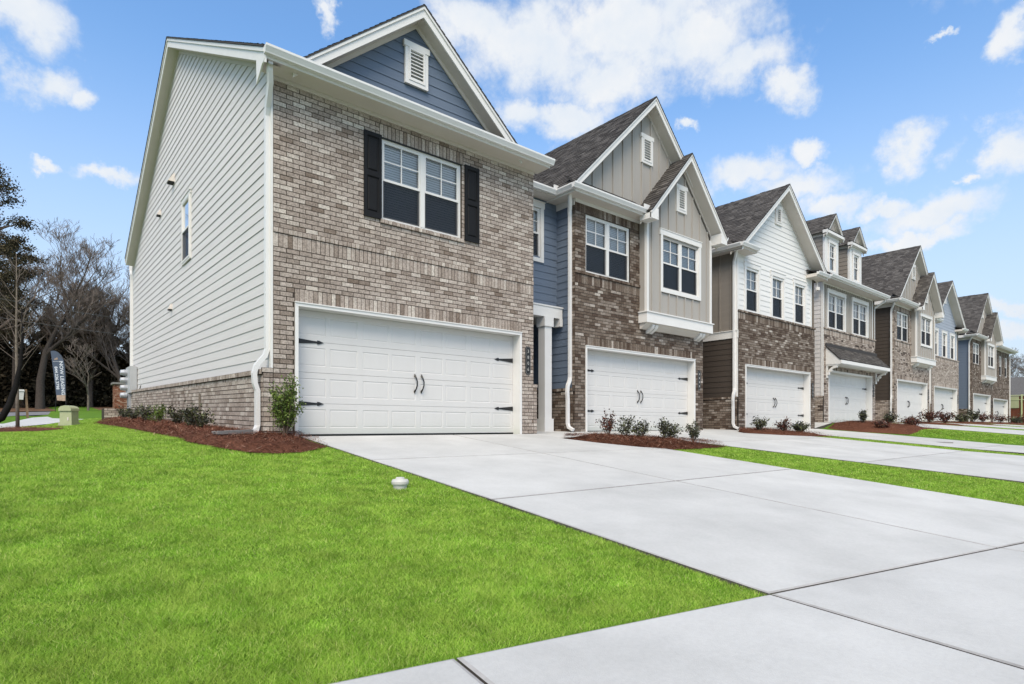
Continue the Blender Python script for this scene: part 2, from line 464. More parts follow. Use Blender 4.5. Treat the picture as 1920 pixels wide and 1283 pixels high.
def wall_sheet(mb, W, u0, u1, v0, v1, holes, d=0.0, rev=0.0):
    us = sorted({u0, u1, *[min(max(h[0], u0), u1) for h in holes], *[min(max(h[1], u0), u1) for h in holes]})
    vs = sorted({v0, v1, *[min(max(h[2], v0), v1) for h in holes], *[min(max(h[3], v0), v1) for h in holes]})
    for i in range(len(us) - 1):
        for j in range(len(vs) - 1):
            cu = (us[i] + us[i + 1]) / 2; cv = (vs[j] + vs[j + 1]) / 2
            if any(h[0] < cu < h[1] and h[2] < cv < h[3] for h in holes): continue
            mb.poly([W.p(us[i], vs[j], d), W.p(us[i + 1], vs[j], d), W.p(us[i + 1], vs[j + 1], d), W.p(us[i], vs[j + 1], d)])
    if rev > 0:
        for (a, b, c, e) in holes:
            for (p, q) in (((a, c), (b, c)), ((b, c), (b, e)), ((b, e), (a, e)), ((a, e), (a, c))):
                mb.poly([W.p(p[0], p[1], d), W.p(q[0], q[1], d), W.p(q[0], q[1], d - rev), W.p(p[0], p[1], d - rev)])
    return mb

BH = 0.0795; BL = 0.213; MJ = 0.0135
RNG = random.Random(11)
BRICKMESH = {}
def brick_mesh(lu, lv, kind, mat):
    k = (round(lu, 3), round(lv, 3), kind, mat)
    if k not in BRICKMESH:
        P = Plane(kind, 0.0); mb = MB()
        P.box(mb, -lu / 2, lu / 2, -lv / 2, lv / 2, -0.004, 0.009)
        me = bpy.data.meshes.new('brick'); me.from_pydata(mb.v, [], mb.f)
        me.materials.append(MATS[mat]); BRICKMESH[k] = me
    return BRICKMESH[k]

def brick_wall(house, W, u0, u1, v0, v1, holes, zones, style, single=0, rev=0.11, name='brick_wall', mortar='mortar'):
    """mortar sheet with real bricks; zones = (u0,u1,v0,v1,width,proud) of standing bricks; nearest `single` bricks are own objects"""
    mb = MB(); wall_sheet(mb, W, u0, u1, v0, v1, holes, 0.0, rev)
    wall = mb.build(name, mortar, house)
    bricks = []
    rows = int(math.ceil((v1 - v0) / BH - 1e-6))
    cut = [(h[0] - MJ / 2, h[1] + MJ / 2, h[2], h[3]) for h in holes] + [(z[0], z[1], z[2], z[3]) for z in zones]
    for r in range(rows):
        a = v0 + r * BH; b = min(a + BH, v1)
        if b - a < 0.03: continue
        cv = (a + b) / 2
        ivs = sub_iv((u0, u1), [(h[0], h[1]) for h in cut if h[2] < cv < h[3]])
        offs = (0.5 * BL if r % 2 else 0.0)
        for (p, q) in ivs:
            k = math.floor((p - u0 - offs) / BL)
            while True:
                s0 = u0 + offs + k * BL; s1 = s0 + BL; k += 1
                if s0 >= q: break
                s0 = max(s0, p); s1 = min(s1, q)
                if s1 - s0 < 0.035: continue
                bricks.append(((s0 + s1) / 2, cv, s1 - s0 - MJ, b - a - MJ, RNG.uniform(-0.0015, 0.0025)))
    for (a0, a1, c0, c1, wd, proud) in zones:
        n = max(1, round((a1 - a0) / wd)); st = (a1 - a0) / n
        for i in range(n):
            bricks.append((a0 + (i + 0.5) * st, (c0 + c1) / 2, st - MJ * 0.9, c1 - c0 - MJ, proud + RNG.uniform(-0.0015, 0.002)))
    def depth(bk):
        P = Vector(W.p(bk[0], bk[1], 0)); return (P - CAM).dot(FWD)
    if single:
        bricks.sort(key=depth)
        for bk in bricks[:single]:
            me = brick_mesh(round(bk[2] / 0.012) * 0.012 if bk[2] < BL - MJ - 0.001 else bk[2], bk[3], W.kind, 'brick_%s_object' % style)
            o = bpy.data.objects.new('brick', me); COL.objects.link(o)
            o.location = W.p(bk[0], bk[1], bk[4]); o.parent = wall
    rest = MB()
    for bk in bricks[single:]:
        uc, vc, lu, lv, pr = bk
        a, b, c, d = uc - lu / 2, uc + lu / 2, vc - lv / 2, vc + lv / 2
        n = len(rest.v); D0, D1 = -0.003 + 0.0, 0.009 + pr
        rest.v += [W.p(a, c, D0), W.p(b, c, D0), W.p(b, d, D0), W.p(a, d, D0), W.p(a, c, D1), W.p(b, c, D1), W.p(b, d, D1), W.p(a, d, D1)]
        rest.f += [(n + 4, n + 5, n + 6, n + 7), (n, n + 4, n + 7, n + 3), (n + 1, n + 2, n + 6, n + 5), (n + 3, n + 7, n + 6, n + 2), (n, n + 1, n + 5, n + 4)]
    if rest.v:
        rest.build('brickwork', 'brick_%s_island' % style, wall, kind='stuff')
    return wall

def lap_siding(house, W, v0, v1, span, holes, mat, expo=0.184, name='lap_siding'):
    """boards one by one; span(v) -> (u0,u1) of the wall at height v"""
    wall = MB()
    n = max(1, int(math.ceil((v1 - v0) / expo)))
    for r in range(n):                                   # sheathing behind
        a = v0 + r * expo; b = min(a + expo, v1)
        (l0, r0), (l1, r1) = span(a), span(b)
        cv = (a + b) / 2
        for (p, q) in sub_iv((l0, r0), [(h[0], h[1]) for h in holes if h[2] < cv < h[3]]):
            p1 = l1 if p == l0 else p; q1 = r1 if q == r0 else q
            if q1 < p1: p1 = q1 = (p1 + q1) / 2
            wall.poly([W.p(p, a, 0), W.p(q, a, 0), W.p(q1, b, 0), W.p(p1, b, 0)])
    for (a, b, c, e) in holes:
        for (p, q) in (((a, c), (b, c)), ((b, c), (b, e)), ((b, e), (a, e)), ((a, e), (a, c))):
            wall.poly([W.p(p[0], p[1], 0.014), W.p(q[0], q[1], 0.014), W.p(q[0], q[1], -0.10), W.p(p[0], p[1], -0.10)])
    wo = wall.build(name, mat, house)
    for r in range(n):
        a = v0 + r * expo; b = min(a + expo, v1)
        if b - a < 0.02: continue
        (l0, r0), (l1, r1) = span(a), span(b)
        cv = (a + b) / 2
        for (p, q) in sub_iv((l0, r0), [(h[0], h[1]) for h in holes if h[2] < cv < h[3]]):
            p1 = l1 if p == l0 else p; q1 = r1 if q == r0 else q
            if q1 < p1: p1 = q1 = (p1 + q1) / 2
            if q - p < 0.03: continue
            mb = MB()
            P = W.p
            d0 = 0.016 + RNG.uniform(0, 0.003); e = (q1 - q) * .22 + q; e0 = (p1 - p) * .22 + p; k = .22 * (b - a)
            mb.poly([P(p, a, d0), P(q, a, d0), P(q1, b, 0.006), P(p1, b, 0.006)])          # face
            mb.poly([P(p, a, d0), P(q, a, d0), P(q, a, d0 - .005), P(p, a, d0 - .005)])    # lip
            mb.poly([P(p, a, d0 - .005), P(q, a, d0 - .005), P(q, a + .042, d0 - .008), P(p, a + .042, d0 - .008)])
            mb.poly([P(p, a + .042, d0 - .008), P(q, a + .042, d0 - .008), P(q, a + .042, .001), P(p, a + .042, .001)])
            mb.poly([P(p, a, d0), P(p, a + .001, .001), P(p1, b, 0.006)]); mb.poly([P(q, a, d0), P(q, a + .001, .001), P(q1, b, 0.006)])
            mb.build('board', mat, wo)
    return wo

def battens(house, W, v0, v1, span, holes, mat, step=0.41, name='board_and_batten', u_from=None, topf=None):
    """flat sheet plus single battens; span(v) as above, topf(u) upper limit, optional"""
    base = MB(); N = 14
    for r in range(N):
        a = v0 + (v1 - v0) * r / N; b = v0 + (v1 - v0) * (r + 1) / N
        (l0, r0), (l1, r1) = span(a), span(b); cv = (a + b) / 2
        for (p, q) in sub_iv((l0, r0), [(h[0], h[1]) for h in holes if h[2] < cv < h[3]]):
            p1 = l1 if p == l0 else p; q1 = r1 if q == r0 else q
            base.poly([W.p(p, a), W.p(q, a), W.p(q1, b), W.p(p1, b)])
    wo = base.build(name, mat, house)
    L, R = span(v0)
    u = (u_from if u_from is not None else L + step / 2)
    while u < R - 0.03:
        top = topf(u) if topf else v1
        for (p, q) in sub_iv((v0, top), [(h[2], h[3]) for h in holes if h[0] - 0.02 < u < h[1] + 0.02]):
            if q - p > 0.05:
                mb = MB(); W.box(mb, u - 0.022, u + 0.022, p, q, 0.0005, 0.034)
                mb.build('batten', mat, wo)
        u += step
    return wo

def shingled(house, e0, e1, r1, r0, name='roof', expo=0.142, thick=0.024, seed=1, plain=False):
    """roof slope: eave e0->e1, ridge r0->r1 (rectangular). slab + shingle tabs"""
    e0, e1, r0, r1 = map(Vector, (e0, e1, r0, r1))
    S = (e1 - e0); L = S.length; S.normalize()
    U = (r0 - e0); H = U.length; U.normalize()
    Nn = S.cross(U)
    if Nn.z < 0: Nn = -Nn
    mb = MB(); t = Nn * thick
    mb.hexa([e0 - t, e1 - t, r1 - t, r0 - t, e0, e1, r1, r0])
    ro = mb.build(name, 'roof_edge', house)
    rg = random.Random(seed); sh = MB()
    if plain: expo *= 1.0
    n = int(H / expo) + 1
    for i in range(n):
        a = i * expo; b = min(a + expo * 1.02, H)
        x = -rg.uniform(0, 0.3)
        while x < L:
            wdt = rg.uniform(0.12, 0.26); x0 = max(0, x); x1 = min(L, x + wdt - 0.004); x += wdt
            if x1 - x0 < 0.02: continue
            lo = a + rg.choice((0, 0, 0.02, 0.035)); lift = rg.uniform(0.010, 0.016)
            p = [e0 + S * x0 + U * lo, e0 + S * x1 + U * lo, e0 + S * x1 + U * b, e0 + S * x0 + U * b]
            k = len(sh.v)
            sh.v += [tuple(p[0] + Nn * 0.001), tuple(p[1] + Nn * 0.001), tuple(p[0] + Nn * lift), tuple(p[1] + Nn * lift), tuple(p[2] + Nn * 0.004), tuple(p[3] + Nn * 0.004)]
            sh.f += [(k, k + 1, k + 3, k + 2), (k + 2, k + 3, k + 4, k + 5)]
    sh.build('shingles', 'shingle', ro, kind='stuff')
    return ro

def window(house, W, u0, u1, v0, v1, units=1, casing=None, rec=0.085, sill=None, head=None, dark=False, grille=True, label=None, clear=False):
    """opening u0..u1 v0..v1; frame set `rec` behind the wall face"""
    fr = MB(); d0 = -rec; d1 = -rec + 0.055; F = 0.045
    W.box(fr, u0, u0 + F, v0, v1, d0, d1); W.box(fr, u1 - F, u1, v0, v1, d0, d1)
    W.box(fr, u0 + F, u1 - F, v1 - F, v1, d0, d1 - 0.002); W.box(fr, u0 + F, u1 - F, v0, v0 + F, d0, d1 - 0.002)
    w = fr.build('window', 'trim', house, label=label)
    iu = (u1 - u0 - 2 * F - (units - 1) * 0.10) / units
    vm = v0 + (v1 - v0) * 0.5
    if units == 2:
        m = MB(); uc = (u0 + u1) / 2; W.box(m, uc - 0.05, uc + 0.05, v0 + F, v1 - F, d0, d1 + 0.003); m.build('mullion', 'trim', w)
    bd = MB(); W.box(bd, u0, u1, v0, v1, -0.40, -0.39); bd.build('interior', 'inside', w)
    for k in range(units):
        a = u0 + F + k * (iu + 0.10); b = a + iu
        up = MB(); q = 0.032
        W.box(up, a, a + q, vm - 0.02, v1 - F, d0 + 0.012, d1 - 0.008); W.box(up, b - q, b, vm - 0.02, v1 - F, d0 + 0.012, d1 - 0.008)
        W.box(up, a + q, b - q, v1 - F - q, v1 - F, d0 + 0.012, d1 - 0.009); W.box(up, a, b, vm - 0.022, vm + 0.022, d0 + 0.010, d1 - 0.006)
        up.build('upper_sash', 'trim', w)
        lo = MB()
        W.box(lo, a, a + q, v0 + F, vm - 0.022, d0 + 0.004, d1 - 0.022); W.box(lo, b - q, b, v0 + F, vm - 0.022, d0 + 0.004, d1 - 0.022)
        W.box(lo, a + q, b - q, v0 + F, v0 + F + q, d0 + 0.004, d1 - 0.023)
        lo.build('lower_sash', 'trim', w)
        if grille:
            g = MB(); um = (a + b) / 2; vq = (vm + v1 - F) / 2
            W.box(g, um - 0.010, um + 0.010, vm + 0.022, v1 - F - q, d0 + 0.018, d0 + 0.034)
            W.box(g, a + q, b - q, vq - 0.010, vq + 0.010, d0 + 0.019, d0 + 0.033); g.build('muntin', 'trim', w)
        p = MB(); p.poly([W.p(a + q, vm + 0.02, d0 + 0.016), W.p(b - q, vm + 0.02, d0 + 0.016), W.p(b - q, v1 - F - q, d0 + 0.016), W.p(a + q, v1 - F - q, d0 + 0.016)])
        p.build('pane', 'glass', w)
        p = MB(); p.poly([W.p(a + q, v0 + F + q, d0 + 0.008), W.p(b - q, v0 + F + q, d0 + 0.008), W.p(b - q, vm - 0.02, d0 + 0.008), W.p(a + q, vm - 0.02, d0 + 0.008)])
        p.build('pane', 'glass', w)
        if not clear:
            p = MB(); p.poly([W.p(a + 0.01, v0 + F + 0.01, d1 - 0.016), W.p(b - 0.01, v0 + F + 0.01, d1 - 0.016), W.p(b - 0.01, vm - 0.022, d1 - 0.016), W.p(a + 0.01, vm - 0.022, d1 - 0.016)])
            p.build('insect_screen', 'screen', w)
        if not dark:
            bl = MB(); st = 0.047; v = v0 + F + 0.01
            while v < v1 - F:
                bl.hexa([W.p(a, v, d0 - 0.026), W.p(b, v, d0 - 0.026), W.p(b, v + 0.002, d0 - 0.029), W.p(a, v + 0.002, d0 - 0.029),
                         W.p(a, v + 0.050, d0 - 0.044), W.p(b, v + 0.050, d0 - 0.044), W.p(b, v + 0.052, d0 - 0.047), W.p(a, v + 0.052, d0 - 0.047)])
                v += st
            bl.build('blind', 'blind', w)
    if casing:
        c = casing; cs = MB(); t = 0.045
        W.box(cs, u0 - c, u0, v0 - 0.0, v1, 0.004, t); W.box(cs, u1, u1 + c, v0, v1, 0.004, t)
        W.box(cs, u0 - c - 0.03, u1 + c + 0.03, v1, v1 + c * 1.5, 0.004, t + 0.004)
        W.box(cs, u0 - c, u1 + c, v0 - c, v0, 0.004, t + 0.002)
        W.box(cs, u0 - c - 0.045, u1 + c + 0.045, v1 + c * 1.5, v1 + c * 1.5 + 0.02, 0.004, t + 0.02)
        for (p, q) in ((u0 - 0.001, u0 + 0.012), (u1 - 0.012, u1 + 0.001)):
            W.box(cs, p, q, v0, v1, -rec, 0.02)
        cs.build('casing', 'trim', w)
    return w

def vent(house, W, u0, u1, v0, v1, d=0.0):
    """louvred gable vent"""
    m = MB(); c = 0.075; D = d + 0.05
    W.box(m, u0, u0 + c, v0, v1 - 0.11, d, D); W.box(m, u1 - c, u1, v0, v1 - 0.11, d, D)
    W.box(m, u0 + c, u1 - c, v0, v0 + c, d, D - 0.001); W.box(m, u0 - 0.03, u1 + 0.03, v1 - 0.11, v1, d, D + 0.012)
    v = m.build('gable_vent', 'trim', house)
    a, b, p, q = u0 + c, u1 - c, v0 + c, v1 - 0.11
    m = MB(); t = 0.035
    W.box(m, a, a + t, p, q, d + 0.01, D + 0.012); W.box(m, b - t, b, p, q, d + 0.01, D + 0.012)
    W.box(m, a + t, b - t, p, p + t, d + 0.01, D + 0.011); W.box(m, a + t, b - t, q - t, q, d + 0.01, D + 0.011)
    m.build('vent_frame', 'trim', v)
    m = MB(); W.box(m, a + t, b - t, p + t, q - t, d + 0.001, d + 0.006); m.build('vent_back', 'meter_grey', v)
    n = max(4, int((q - p - 2 * t) / 0.066)); st = (q - p - 2 * t) / n
    for i in range(n):
        s = MB(); z = p + t + i * st
        s.hexa([W.p(a + t, z, D + 0.004), W.p(b - t, z, D + 0.004), W.p(b - t, z + st * 0.16, D + 0.004), W.p(a + t, z + st * 0.16, D + 0.004),
                W.p(a + t, z + st * 0.62, d + 0.012), W.p(b - t, z + st * 0.62, d + 0.012), W.p(b - t, z + st * 0.78, d + 0.012), W.p(a + t, z + st * 0.78, d + 0.012)])
        s.build('slat', 'trim', v)
    return v

def garage(house, W, u0, u1, vb, vt, depth=0.22, detail=True, label=None):
    """opening u0..u1 (outside of trim); trim, jambs, sectional door, strap hinges and pulls"""
    t = 0.055
    m = MB()
    W.box(m, u0, u0 + t, vb - 0.05, vt - t, -depth, 0.028); W.box(m, u1 - t, u1, vb - 0.05, vt - t, -depth, 0.028)
    W.box(m, u0, u1, vt - t, vt, -depth - .02, 0.030)
    W.box(m, u0 - 0.004, u1 + 0.004, vt, vt + 0.018, -0.02, 0.045)
    m.build('garage_trim', 'trim', house)
    a, b = u0 + t, u1 - t; top = vt - t
    m = MB(); W.box(m, a - .04, b + .04, vb - 0.05, top + .05, -depth - 0.06, -depth - 0.022)
    dr = m.build('garage_door', 'door_white', house, label=label)
    if detail:
        m = MB(); W.box(m, a, b, vb - 0.06, vb + 0.028, -depth - 0.025, -depth + 0.012); m.build('rubber_seal', 'black_metal', dr)
    sec = 4; hs = (top - vb - 0.028) / sec; fd = -depth
    ncol = 8; cw = (b - a) / ncol
    for i in range(sec):
        z0 = vb + 0.028 + i * hs; z1 = z0 + hs - 0.005
        holes = []
        for k in range(ncol):
            pu0 = a + k * cw + (0.055 if k % 2 == 0 else 0.035); pu1 = a + (k + 1) * cw - (0.035 if k % 2 == 0 else 0.055)
            holes.append((pu0, pu1, z0 + 0.11, z1 - 0.10))
        s = MB()
        wall_sheet(s, W, a + 0.002, b - 0.002, z0, z1, holes, fd)
        for (p, q, r, e) in holes:
            n1, n2 = 0.010, 0.032
            o0 = [(p, r), (q, r), (q, e), (p, e)]
            o1 = [(p + n1, r + n1), (q - n1, r + n1), (q - n1, e - n1), (p + n1, e - n1)]
            o2 = [(p + n2, r + n2), (q - n2, r + n2), (q - n2, e - n2), (p + n2, e - n2)]
            for j in range(4):
                k2 = (j + 1) % 4
                s.poly([W.p(*o0[j], fd), W.p(*o0[k2], fd), W.p(*o1[k2], fd - 0.008), W.p(*o1[j], fd - 0.008)])
                s.poly([W.p(*o1[j], fd - 0.008), W.p(*o1[k2], fd - 0.008), W.p(*o2[k2], fd - 0.003), W.p(*o2[j], fd - 0.003)])
            s.poly([W.p(*q2, fd - 0.003) for q2 in o2])
        s.poly([W.p(a, z1, fd), W.p(b, z1, fd), W.p(b, z1 + 0.003, fd - 0.02), W.p(a, z1 + 0.003, fd - 0.02)])
        s.poly([W.p(a, z0, fd), W.p(b, z0, fd), W.p(b, z0 - 0.001, fd - 0.02), W.p(a, z0 - 0.001, fd - 0.02)])
        s.build('door_section', 'door_white', dr)
    for side in (0, 1):
        for zz in (vb + 0.028 + hs * 0.985, vb + 0.028 + hs * 2.985):
            h = MB(); s = 1 if side == 0 else -1; u = a + 0.012 if side == 0 else b - 0.012
            D0, D1 = fd + 0.001, fd + 0.014
            out = [(0, -0.048), (0.40, -0.014), (0.40, -0.034), (0.435, -0.030), (0.515, 0.0), (0.435, 0.030), (0.40, 0.034), (0.40, 0.014), (0, 0.048)]
            pts = [(u + s * x, zz + y) for (x, y) in out]
            h.prism([W.p(x, y, D0) for (x, y) in pts], [W.p(x, y, D1) for (x, y) in pts])
            h.build('strap_hinge', 'black_metal', dr)
    uc = (a + b) / 2; zc = vb + 0.028 + hs * 2.0 - 0.10
    for s in (-1, 1):
        u = uc + s * 0.075; h = MB(); D = fd + 0.008
        path = [(0, 0.19, 0.0), (0, 0.15, 0.01), (0.006, 0.11, 0.045), (0.022, 0.04, 0.06), (0.02, -0.04, 0.06), (0.004, -0.11, 0.045), (-0.006, -0.15, 0.01), (-0.006, -0.19, 0)]
        h.tube([W.p(u + x, zc + y, D + z) for (x, y, z) in path], [0.004, 0.022, 0.013, 0.013, 0.013, 0.013, 0.020, 0.004], 6)
        h.build('pull_handle', 'black_metal', dr)
    return dr

GPROF = [(0, 0), (0.075, 0.0), (0.082, 0.02), (0.112, 0.07), (0.122, 0.085), (0.122, 0.12), (0.108, 0.122), (0.108, 0.112), (0, 0.112)]
def gutter(house, p, q, outv, name='gutter', ext=0.0):
    """K-style gutter between two points at its lower back edge"""
    p = Vector(p); q = Vector(q); o = Vector(outv); mb = MB()
    mb.prism([p + o * a + Vector((0, 0, b)) for (a, b) in GPROF], [q + o * a + Vector((0, 0, b)) for (a, b) in GPROF])
    return mb.build(name, 'gutter', house)

def downspout(house, pts, w=0.085, d=0.065, up=(1, 0, 0), bands=()):
    mb = MB(); mb.rtube(pts, w, d, up)
    o = mb.build('downspout', 'gutter', house)
    return o

def gable_roof(house, W, uc, zp, m, uL, uR, dF, back, seed=1, fas=0.21, soffit=True, end_caps=True, wall_d=0.0, zmin=-99.0):
    """gable with ridge running back from the wall plane W. returns nothing; adds slopes, rake boards, soffits"""
    for side, ue in ((-1, uL), (1, uR)):
        ze = zp - m * abs(uc - ue)
        sn = seed * 7 + side
        shingled(house, W.p(ue, ze, dF + 0.03), W.p(ue, ze, -back), W.p(uc, zp, -back), W.p(uc, zp, dF + 0.03), seed=sn)
        f = MB()
        W.bar(f, uc, zp - 0.034, ue, ze - 0.034, fas, dF - 0.03, dF)
        f.build('rake_board', 'trim', house)
        f = MB(); W.bar(f, uc, zp - 0.026, ue, ze - 0.026, 0.06, dF, dF + 0.022); f.build('rake_trim', 'trim', house)
        if soffit:
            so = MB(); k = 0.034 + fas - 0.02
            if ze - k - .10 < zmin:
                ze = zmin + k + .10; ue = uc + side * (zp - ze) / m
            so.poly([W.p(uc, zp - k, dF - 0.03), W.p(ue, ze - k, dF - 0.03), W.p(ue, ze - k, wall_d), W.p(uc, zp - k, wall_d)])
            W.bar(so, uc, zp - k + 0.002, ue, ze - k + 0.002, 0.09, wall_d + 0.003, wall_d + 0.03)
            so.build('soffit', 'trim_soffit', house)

# ------------------------------------------------------------------ ground
ZBX = [0, 6, 10.5, 18, 21.8, 22.9, 28, 34, 42, 60]
ZBZ = [0, 0, .02, .04, .06, .33, .36, .40, .42, .40]
def Gv(X, Y):
    X = np.asarray(X, float); Y = np.asarray(Y, float)
    zb = np.interp(X, ZBX, ZBZ); sl = np.interp(X, [6.85, 8.5], [.106, .088])
    e = np.maximum(-8.08 - .163 * (X - .35), -9.2)
    e = np.minimum(e, -6.4)
    neg = zb + sl * np.maximum(Y, e) + .02 * np.minimum(0, Y - e)
    pos = zb + .012 * Y + np.maximum(0, Y - 25) * .03 + .018 * np.minimum(Y, 16) * np.clip((X + 2.5) / 2, 0, 1)
    return np.where(Y < 0, neg, pos)
def G(X, Y): return float(Gv(X, Y))

def edge(X): return -8.08 - .163 * (X - .35)            # house-side edge of the pavement

xs = np.unique(np.concatenate([np.arange(-90, -8, 4.0), np.arange(-8, 10, 0.5), np.arange(10, 64, 1.0), np.arange(64, 201, 8.0)]))
ys = np.unique(np.concatenate([np.arange(-60, -12, 6.0), np.arange(-12, 2, 0.5), np.arange(2, 30, 1.0), np.arange(30, 180, 5.0)]))
XX, YY = np.meshgrid(xs, ys)
ZZ = Gv(XX, YY) - 0.03
nv = len(xs)
gv = [(float(a), float(b), float(c)) for a, b, c in zip(XX.ravel(), YY.ravel(), ZZ.ravel())]
gf = [(j * nv + i, j * nv + i + 1, (j + 1) * nv + i + 1, (j + 1) * nv + i) for j in range(len(ys) - 1) for i in range(nv - 1)]
me = bpy.data.meshes.new('ground'); me.from_pydata(gv, [], gf)
link('ground', me, 'soil', smooth=True, kind='structure')

def inset(poly, d):
    n = len(poly); out = []
    A = sum(poly[i][0] * poly[(i + 1) % n][1] - poly[(i + 1) % n][0] * poly[i][1] for i in range(n))
    s = 1 if A > 0 else -1
    for i in range(n):
        p0, p1, p2 = Vector(poly[i - 1]), Vector(poly[i]), Vector(poly[(i + 1) % n])
        a = (p1 - p0).normalized(); b = (p2 - p1).normalized()
        na = Vector((-a.y, a.x)) * s; nb = Vector((-b.y, b.x)) * s
        k = na + nb
        k = k / max(0.4, (1 + na.dot(nb)))
        out.append(tuple(p1 + k * d))
    return out

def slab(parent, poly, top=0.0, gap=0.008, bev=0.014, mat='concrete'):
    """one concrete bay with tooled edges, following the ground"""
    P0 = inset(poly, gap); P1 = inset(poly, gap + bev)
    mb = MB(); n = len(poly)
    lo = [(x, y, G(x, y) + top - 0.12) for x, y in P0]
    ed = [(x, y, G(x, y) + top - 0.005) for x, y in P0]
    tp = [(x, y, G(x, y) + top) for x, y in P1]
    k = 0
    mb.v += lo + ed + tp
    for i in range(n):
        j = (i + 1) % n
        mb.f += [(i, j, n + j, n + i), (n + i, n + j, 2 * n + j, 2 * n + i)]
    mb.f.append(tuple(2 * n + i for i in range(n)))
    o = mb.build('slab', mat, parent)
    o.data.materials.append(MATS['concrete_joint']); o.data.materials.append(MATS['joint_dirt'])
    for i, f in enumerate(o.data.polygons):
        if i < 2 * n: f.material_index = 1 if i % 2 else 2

def bed_strip(A, B, dz, prof=None, m=6):
    """quads between matching point lists A and B, following the ground"""
    mb = MB(); n = len(A)
    for i in range(n):
        for j in range(m + 1):
            t = j / m
            x = A[i][0] * (1 - t) + B[i][0] * t; y = A[i][1] * (1 - t) + B[i][1] * t
            h = dz + (prof(t) if prof else 0)
            if prof and (i == 0 or i == n - 1): h = dz
            mb.v.append((x, y, G(x, y) + h))
    for i in range(n - 1):
        for j in range(m):
            a = i * (m + 1) + j
            mb.f.append((a, a + 1, a + m + 2, a + m + 1))
    return mb

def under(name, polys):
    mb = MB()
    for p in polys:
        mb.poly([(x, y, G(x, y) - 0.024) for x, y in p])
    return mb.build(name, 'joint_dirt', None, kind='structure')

def drive(xs_, ytop, ys_, extra=()):
    """grid of concrete bays from the garage down to the pavement"""
    base_polys = []; bays = []
    for i in range(len(xs_) - 1):
        a, b = xs_[i], xs_[i + 1]
        yy = [ytop] + list(ys_) + [None]
        for j in range(len(yy) - 1):
            t0 = yy[j]; t1 = yy[j + 1]
            ya, yb = (t1, t1) if t1 is not None else (edge(a), edge(b))
            bays.append([(a, ya), (b, yb), (b, t0), (a, t0)])
    return bays

# first driveway, with its long and cross joints
bays = [[(.42, -2.65), (3.5, -2.65), (3.5, -.02), (.42, -.02)],
        [(3.5, -2.65), (6.85, -2.65), (6.45, -2.38), (6.02, -1.62), (5.76, -.86), (5.76, -.02), (3.5, -.02)],
        [(.42, -5.25), (3.5, -5.25), (3.5, -2.65), (.42, -2.65)], [(3.5, -5.25), (6.85, -5.25), (6.85, -2.65), (3.5, -2.65)],
        [(.36, edge(.36)), (3.5, edge(3.5)), (3.5, -5.25), (.42, -5.25)], [(3.5, edge(3.5)), (6.85, edge(6.85)), (6.85, -5.25), (3.5, -5.25)]]
walk = [[(5.76, -.86), (6.96, -.61), (7.88, -1.27), (8.6, -2.3), (8.6, .6), (7.65, .6), (7.65, 1.3), (5.69, 1.3), (5.69, 0)]]
DRIVES = [('driveway', bays + walk, -2)]
DRIVES.append(('driveway', drive([8.6, 12.0, 15.5], .6, [-2.4, -5.7]) + [[(13.0, .6), (15.3, .6), (15.3, 2.4), (13.46, 2.4), (13.46, .62)]], 0))
DRIVES.append(('driveway', drive([16.9, 19.2, 21.4], .4, [-2.4, -5.5]) + [[(20.9, .4), (22.85, .4), (22.85, 2.4), (20.95, 2.4)]], 0))
DRIVES.append(('driveway', drive([24.6, 27.3, 30.6], .8, [-2.4, -5.5]) + [[(22.95, -.35), (24.6, -.35), (24.6, .8), (22.95, .8)], [(28.85, .8), (31.4, .8), (31.4, 2.4), (28.85, 2.4)]], 0))
DRIVES.append(('driveway', drive([33.0, 35.2, 37.6], .8, [-2.4, -5.5]) + [[(31.5, -.3), (33.0, -.3), (33.0, .8), (31.5, .8)]], 0))
DRIVES.append(('driveway', drive([40.2, 42.6, 45.8], 1.2, [-2.4, -5.5]), 0))
DRIVES.append(('driveway', drive([49.4, 52.0, 54.2], 1.2, [-2.4, -5.5]), 0))
DRIVES.append(('driveway', drive([55.4, 57.6, 60.0], 1.2, [-2.4, -5.5]), 0))
SLABPOLY = []
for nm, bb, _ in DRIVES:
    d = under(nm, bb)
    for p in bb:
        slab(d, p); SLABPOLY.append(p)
# pavement along the street
SWX = [-9.9, -7.8, -5.75, -3.75, -1.72, .36, 3.5, 6.85, 9.6, 12.0, 15.5, 18.5, 21.4, 24.6, 27.6, 30.6, 34, 37.6, 41, 45.8, 50, 55, 60]
pv = [[(a - .22, edge(a) - 1.42), (b - .22, edge(b) - 1.42), (b, edge(b)), (a, edge(a))] for a, b in zip(SWX[:-1], SWX[1:])]
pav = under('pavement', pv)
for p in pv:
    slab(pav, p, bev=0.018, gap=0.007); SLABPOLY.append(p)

# side-street path, side road, leaf litter under the wood
pathA = [(-4.2, -4.0), (-3.95, 2.0), (-3.55, 8.2), (-3.21, 13.3), (-2.33, 20.3), (-1.2, 24.5), (1.5, 28)]
pathB = [(-6.0, -2.0), (-5.6, 5.0), (-5.0, 12), (-4.4, 18), (-3.75, 24.5), (-2.7, 34), (1.5, 37.5)]
bed_strip(pathA, pathB, -0.004, m=3).build('path', 'concrete', None, kind='structure')
bed_strip([(-30, -2), (-12, 14), (-5.3, 28), (-3.6, 37.5), (3, 40.5), (24, 43)], [(-30, 8), (-16, 24), (-9, 36), (-5, 44.5), (3, 46.5), (24, 49)], -0.012, m=4).build('road', 'asphalt', None, kind='structure')
bed_strip([(-60, 12), (-30, 22), (-12, 36), (-5.5, 44.7), (3, 46.7), (24, 49.2), (60, 52)], [(-80, 60), (-50, 80), (-20, 95), (-5, 95), (5, 95), (40, 95), (80, 95)], 0.02, m=8).build('forest_floor', 'litter', None, kind='structure')
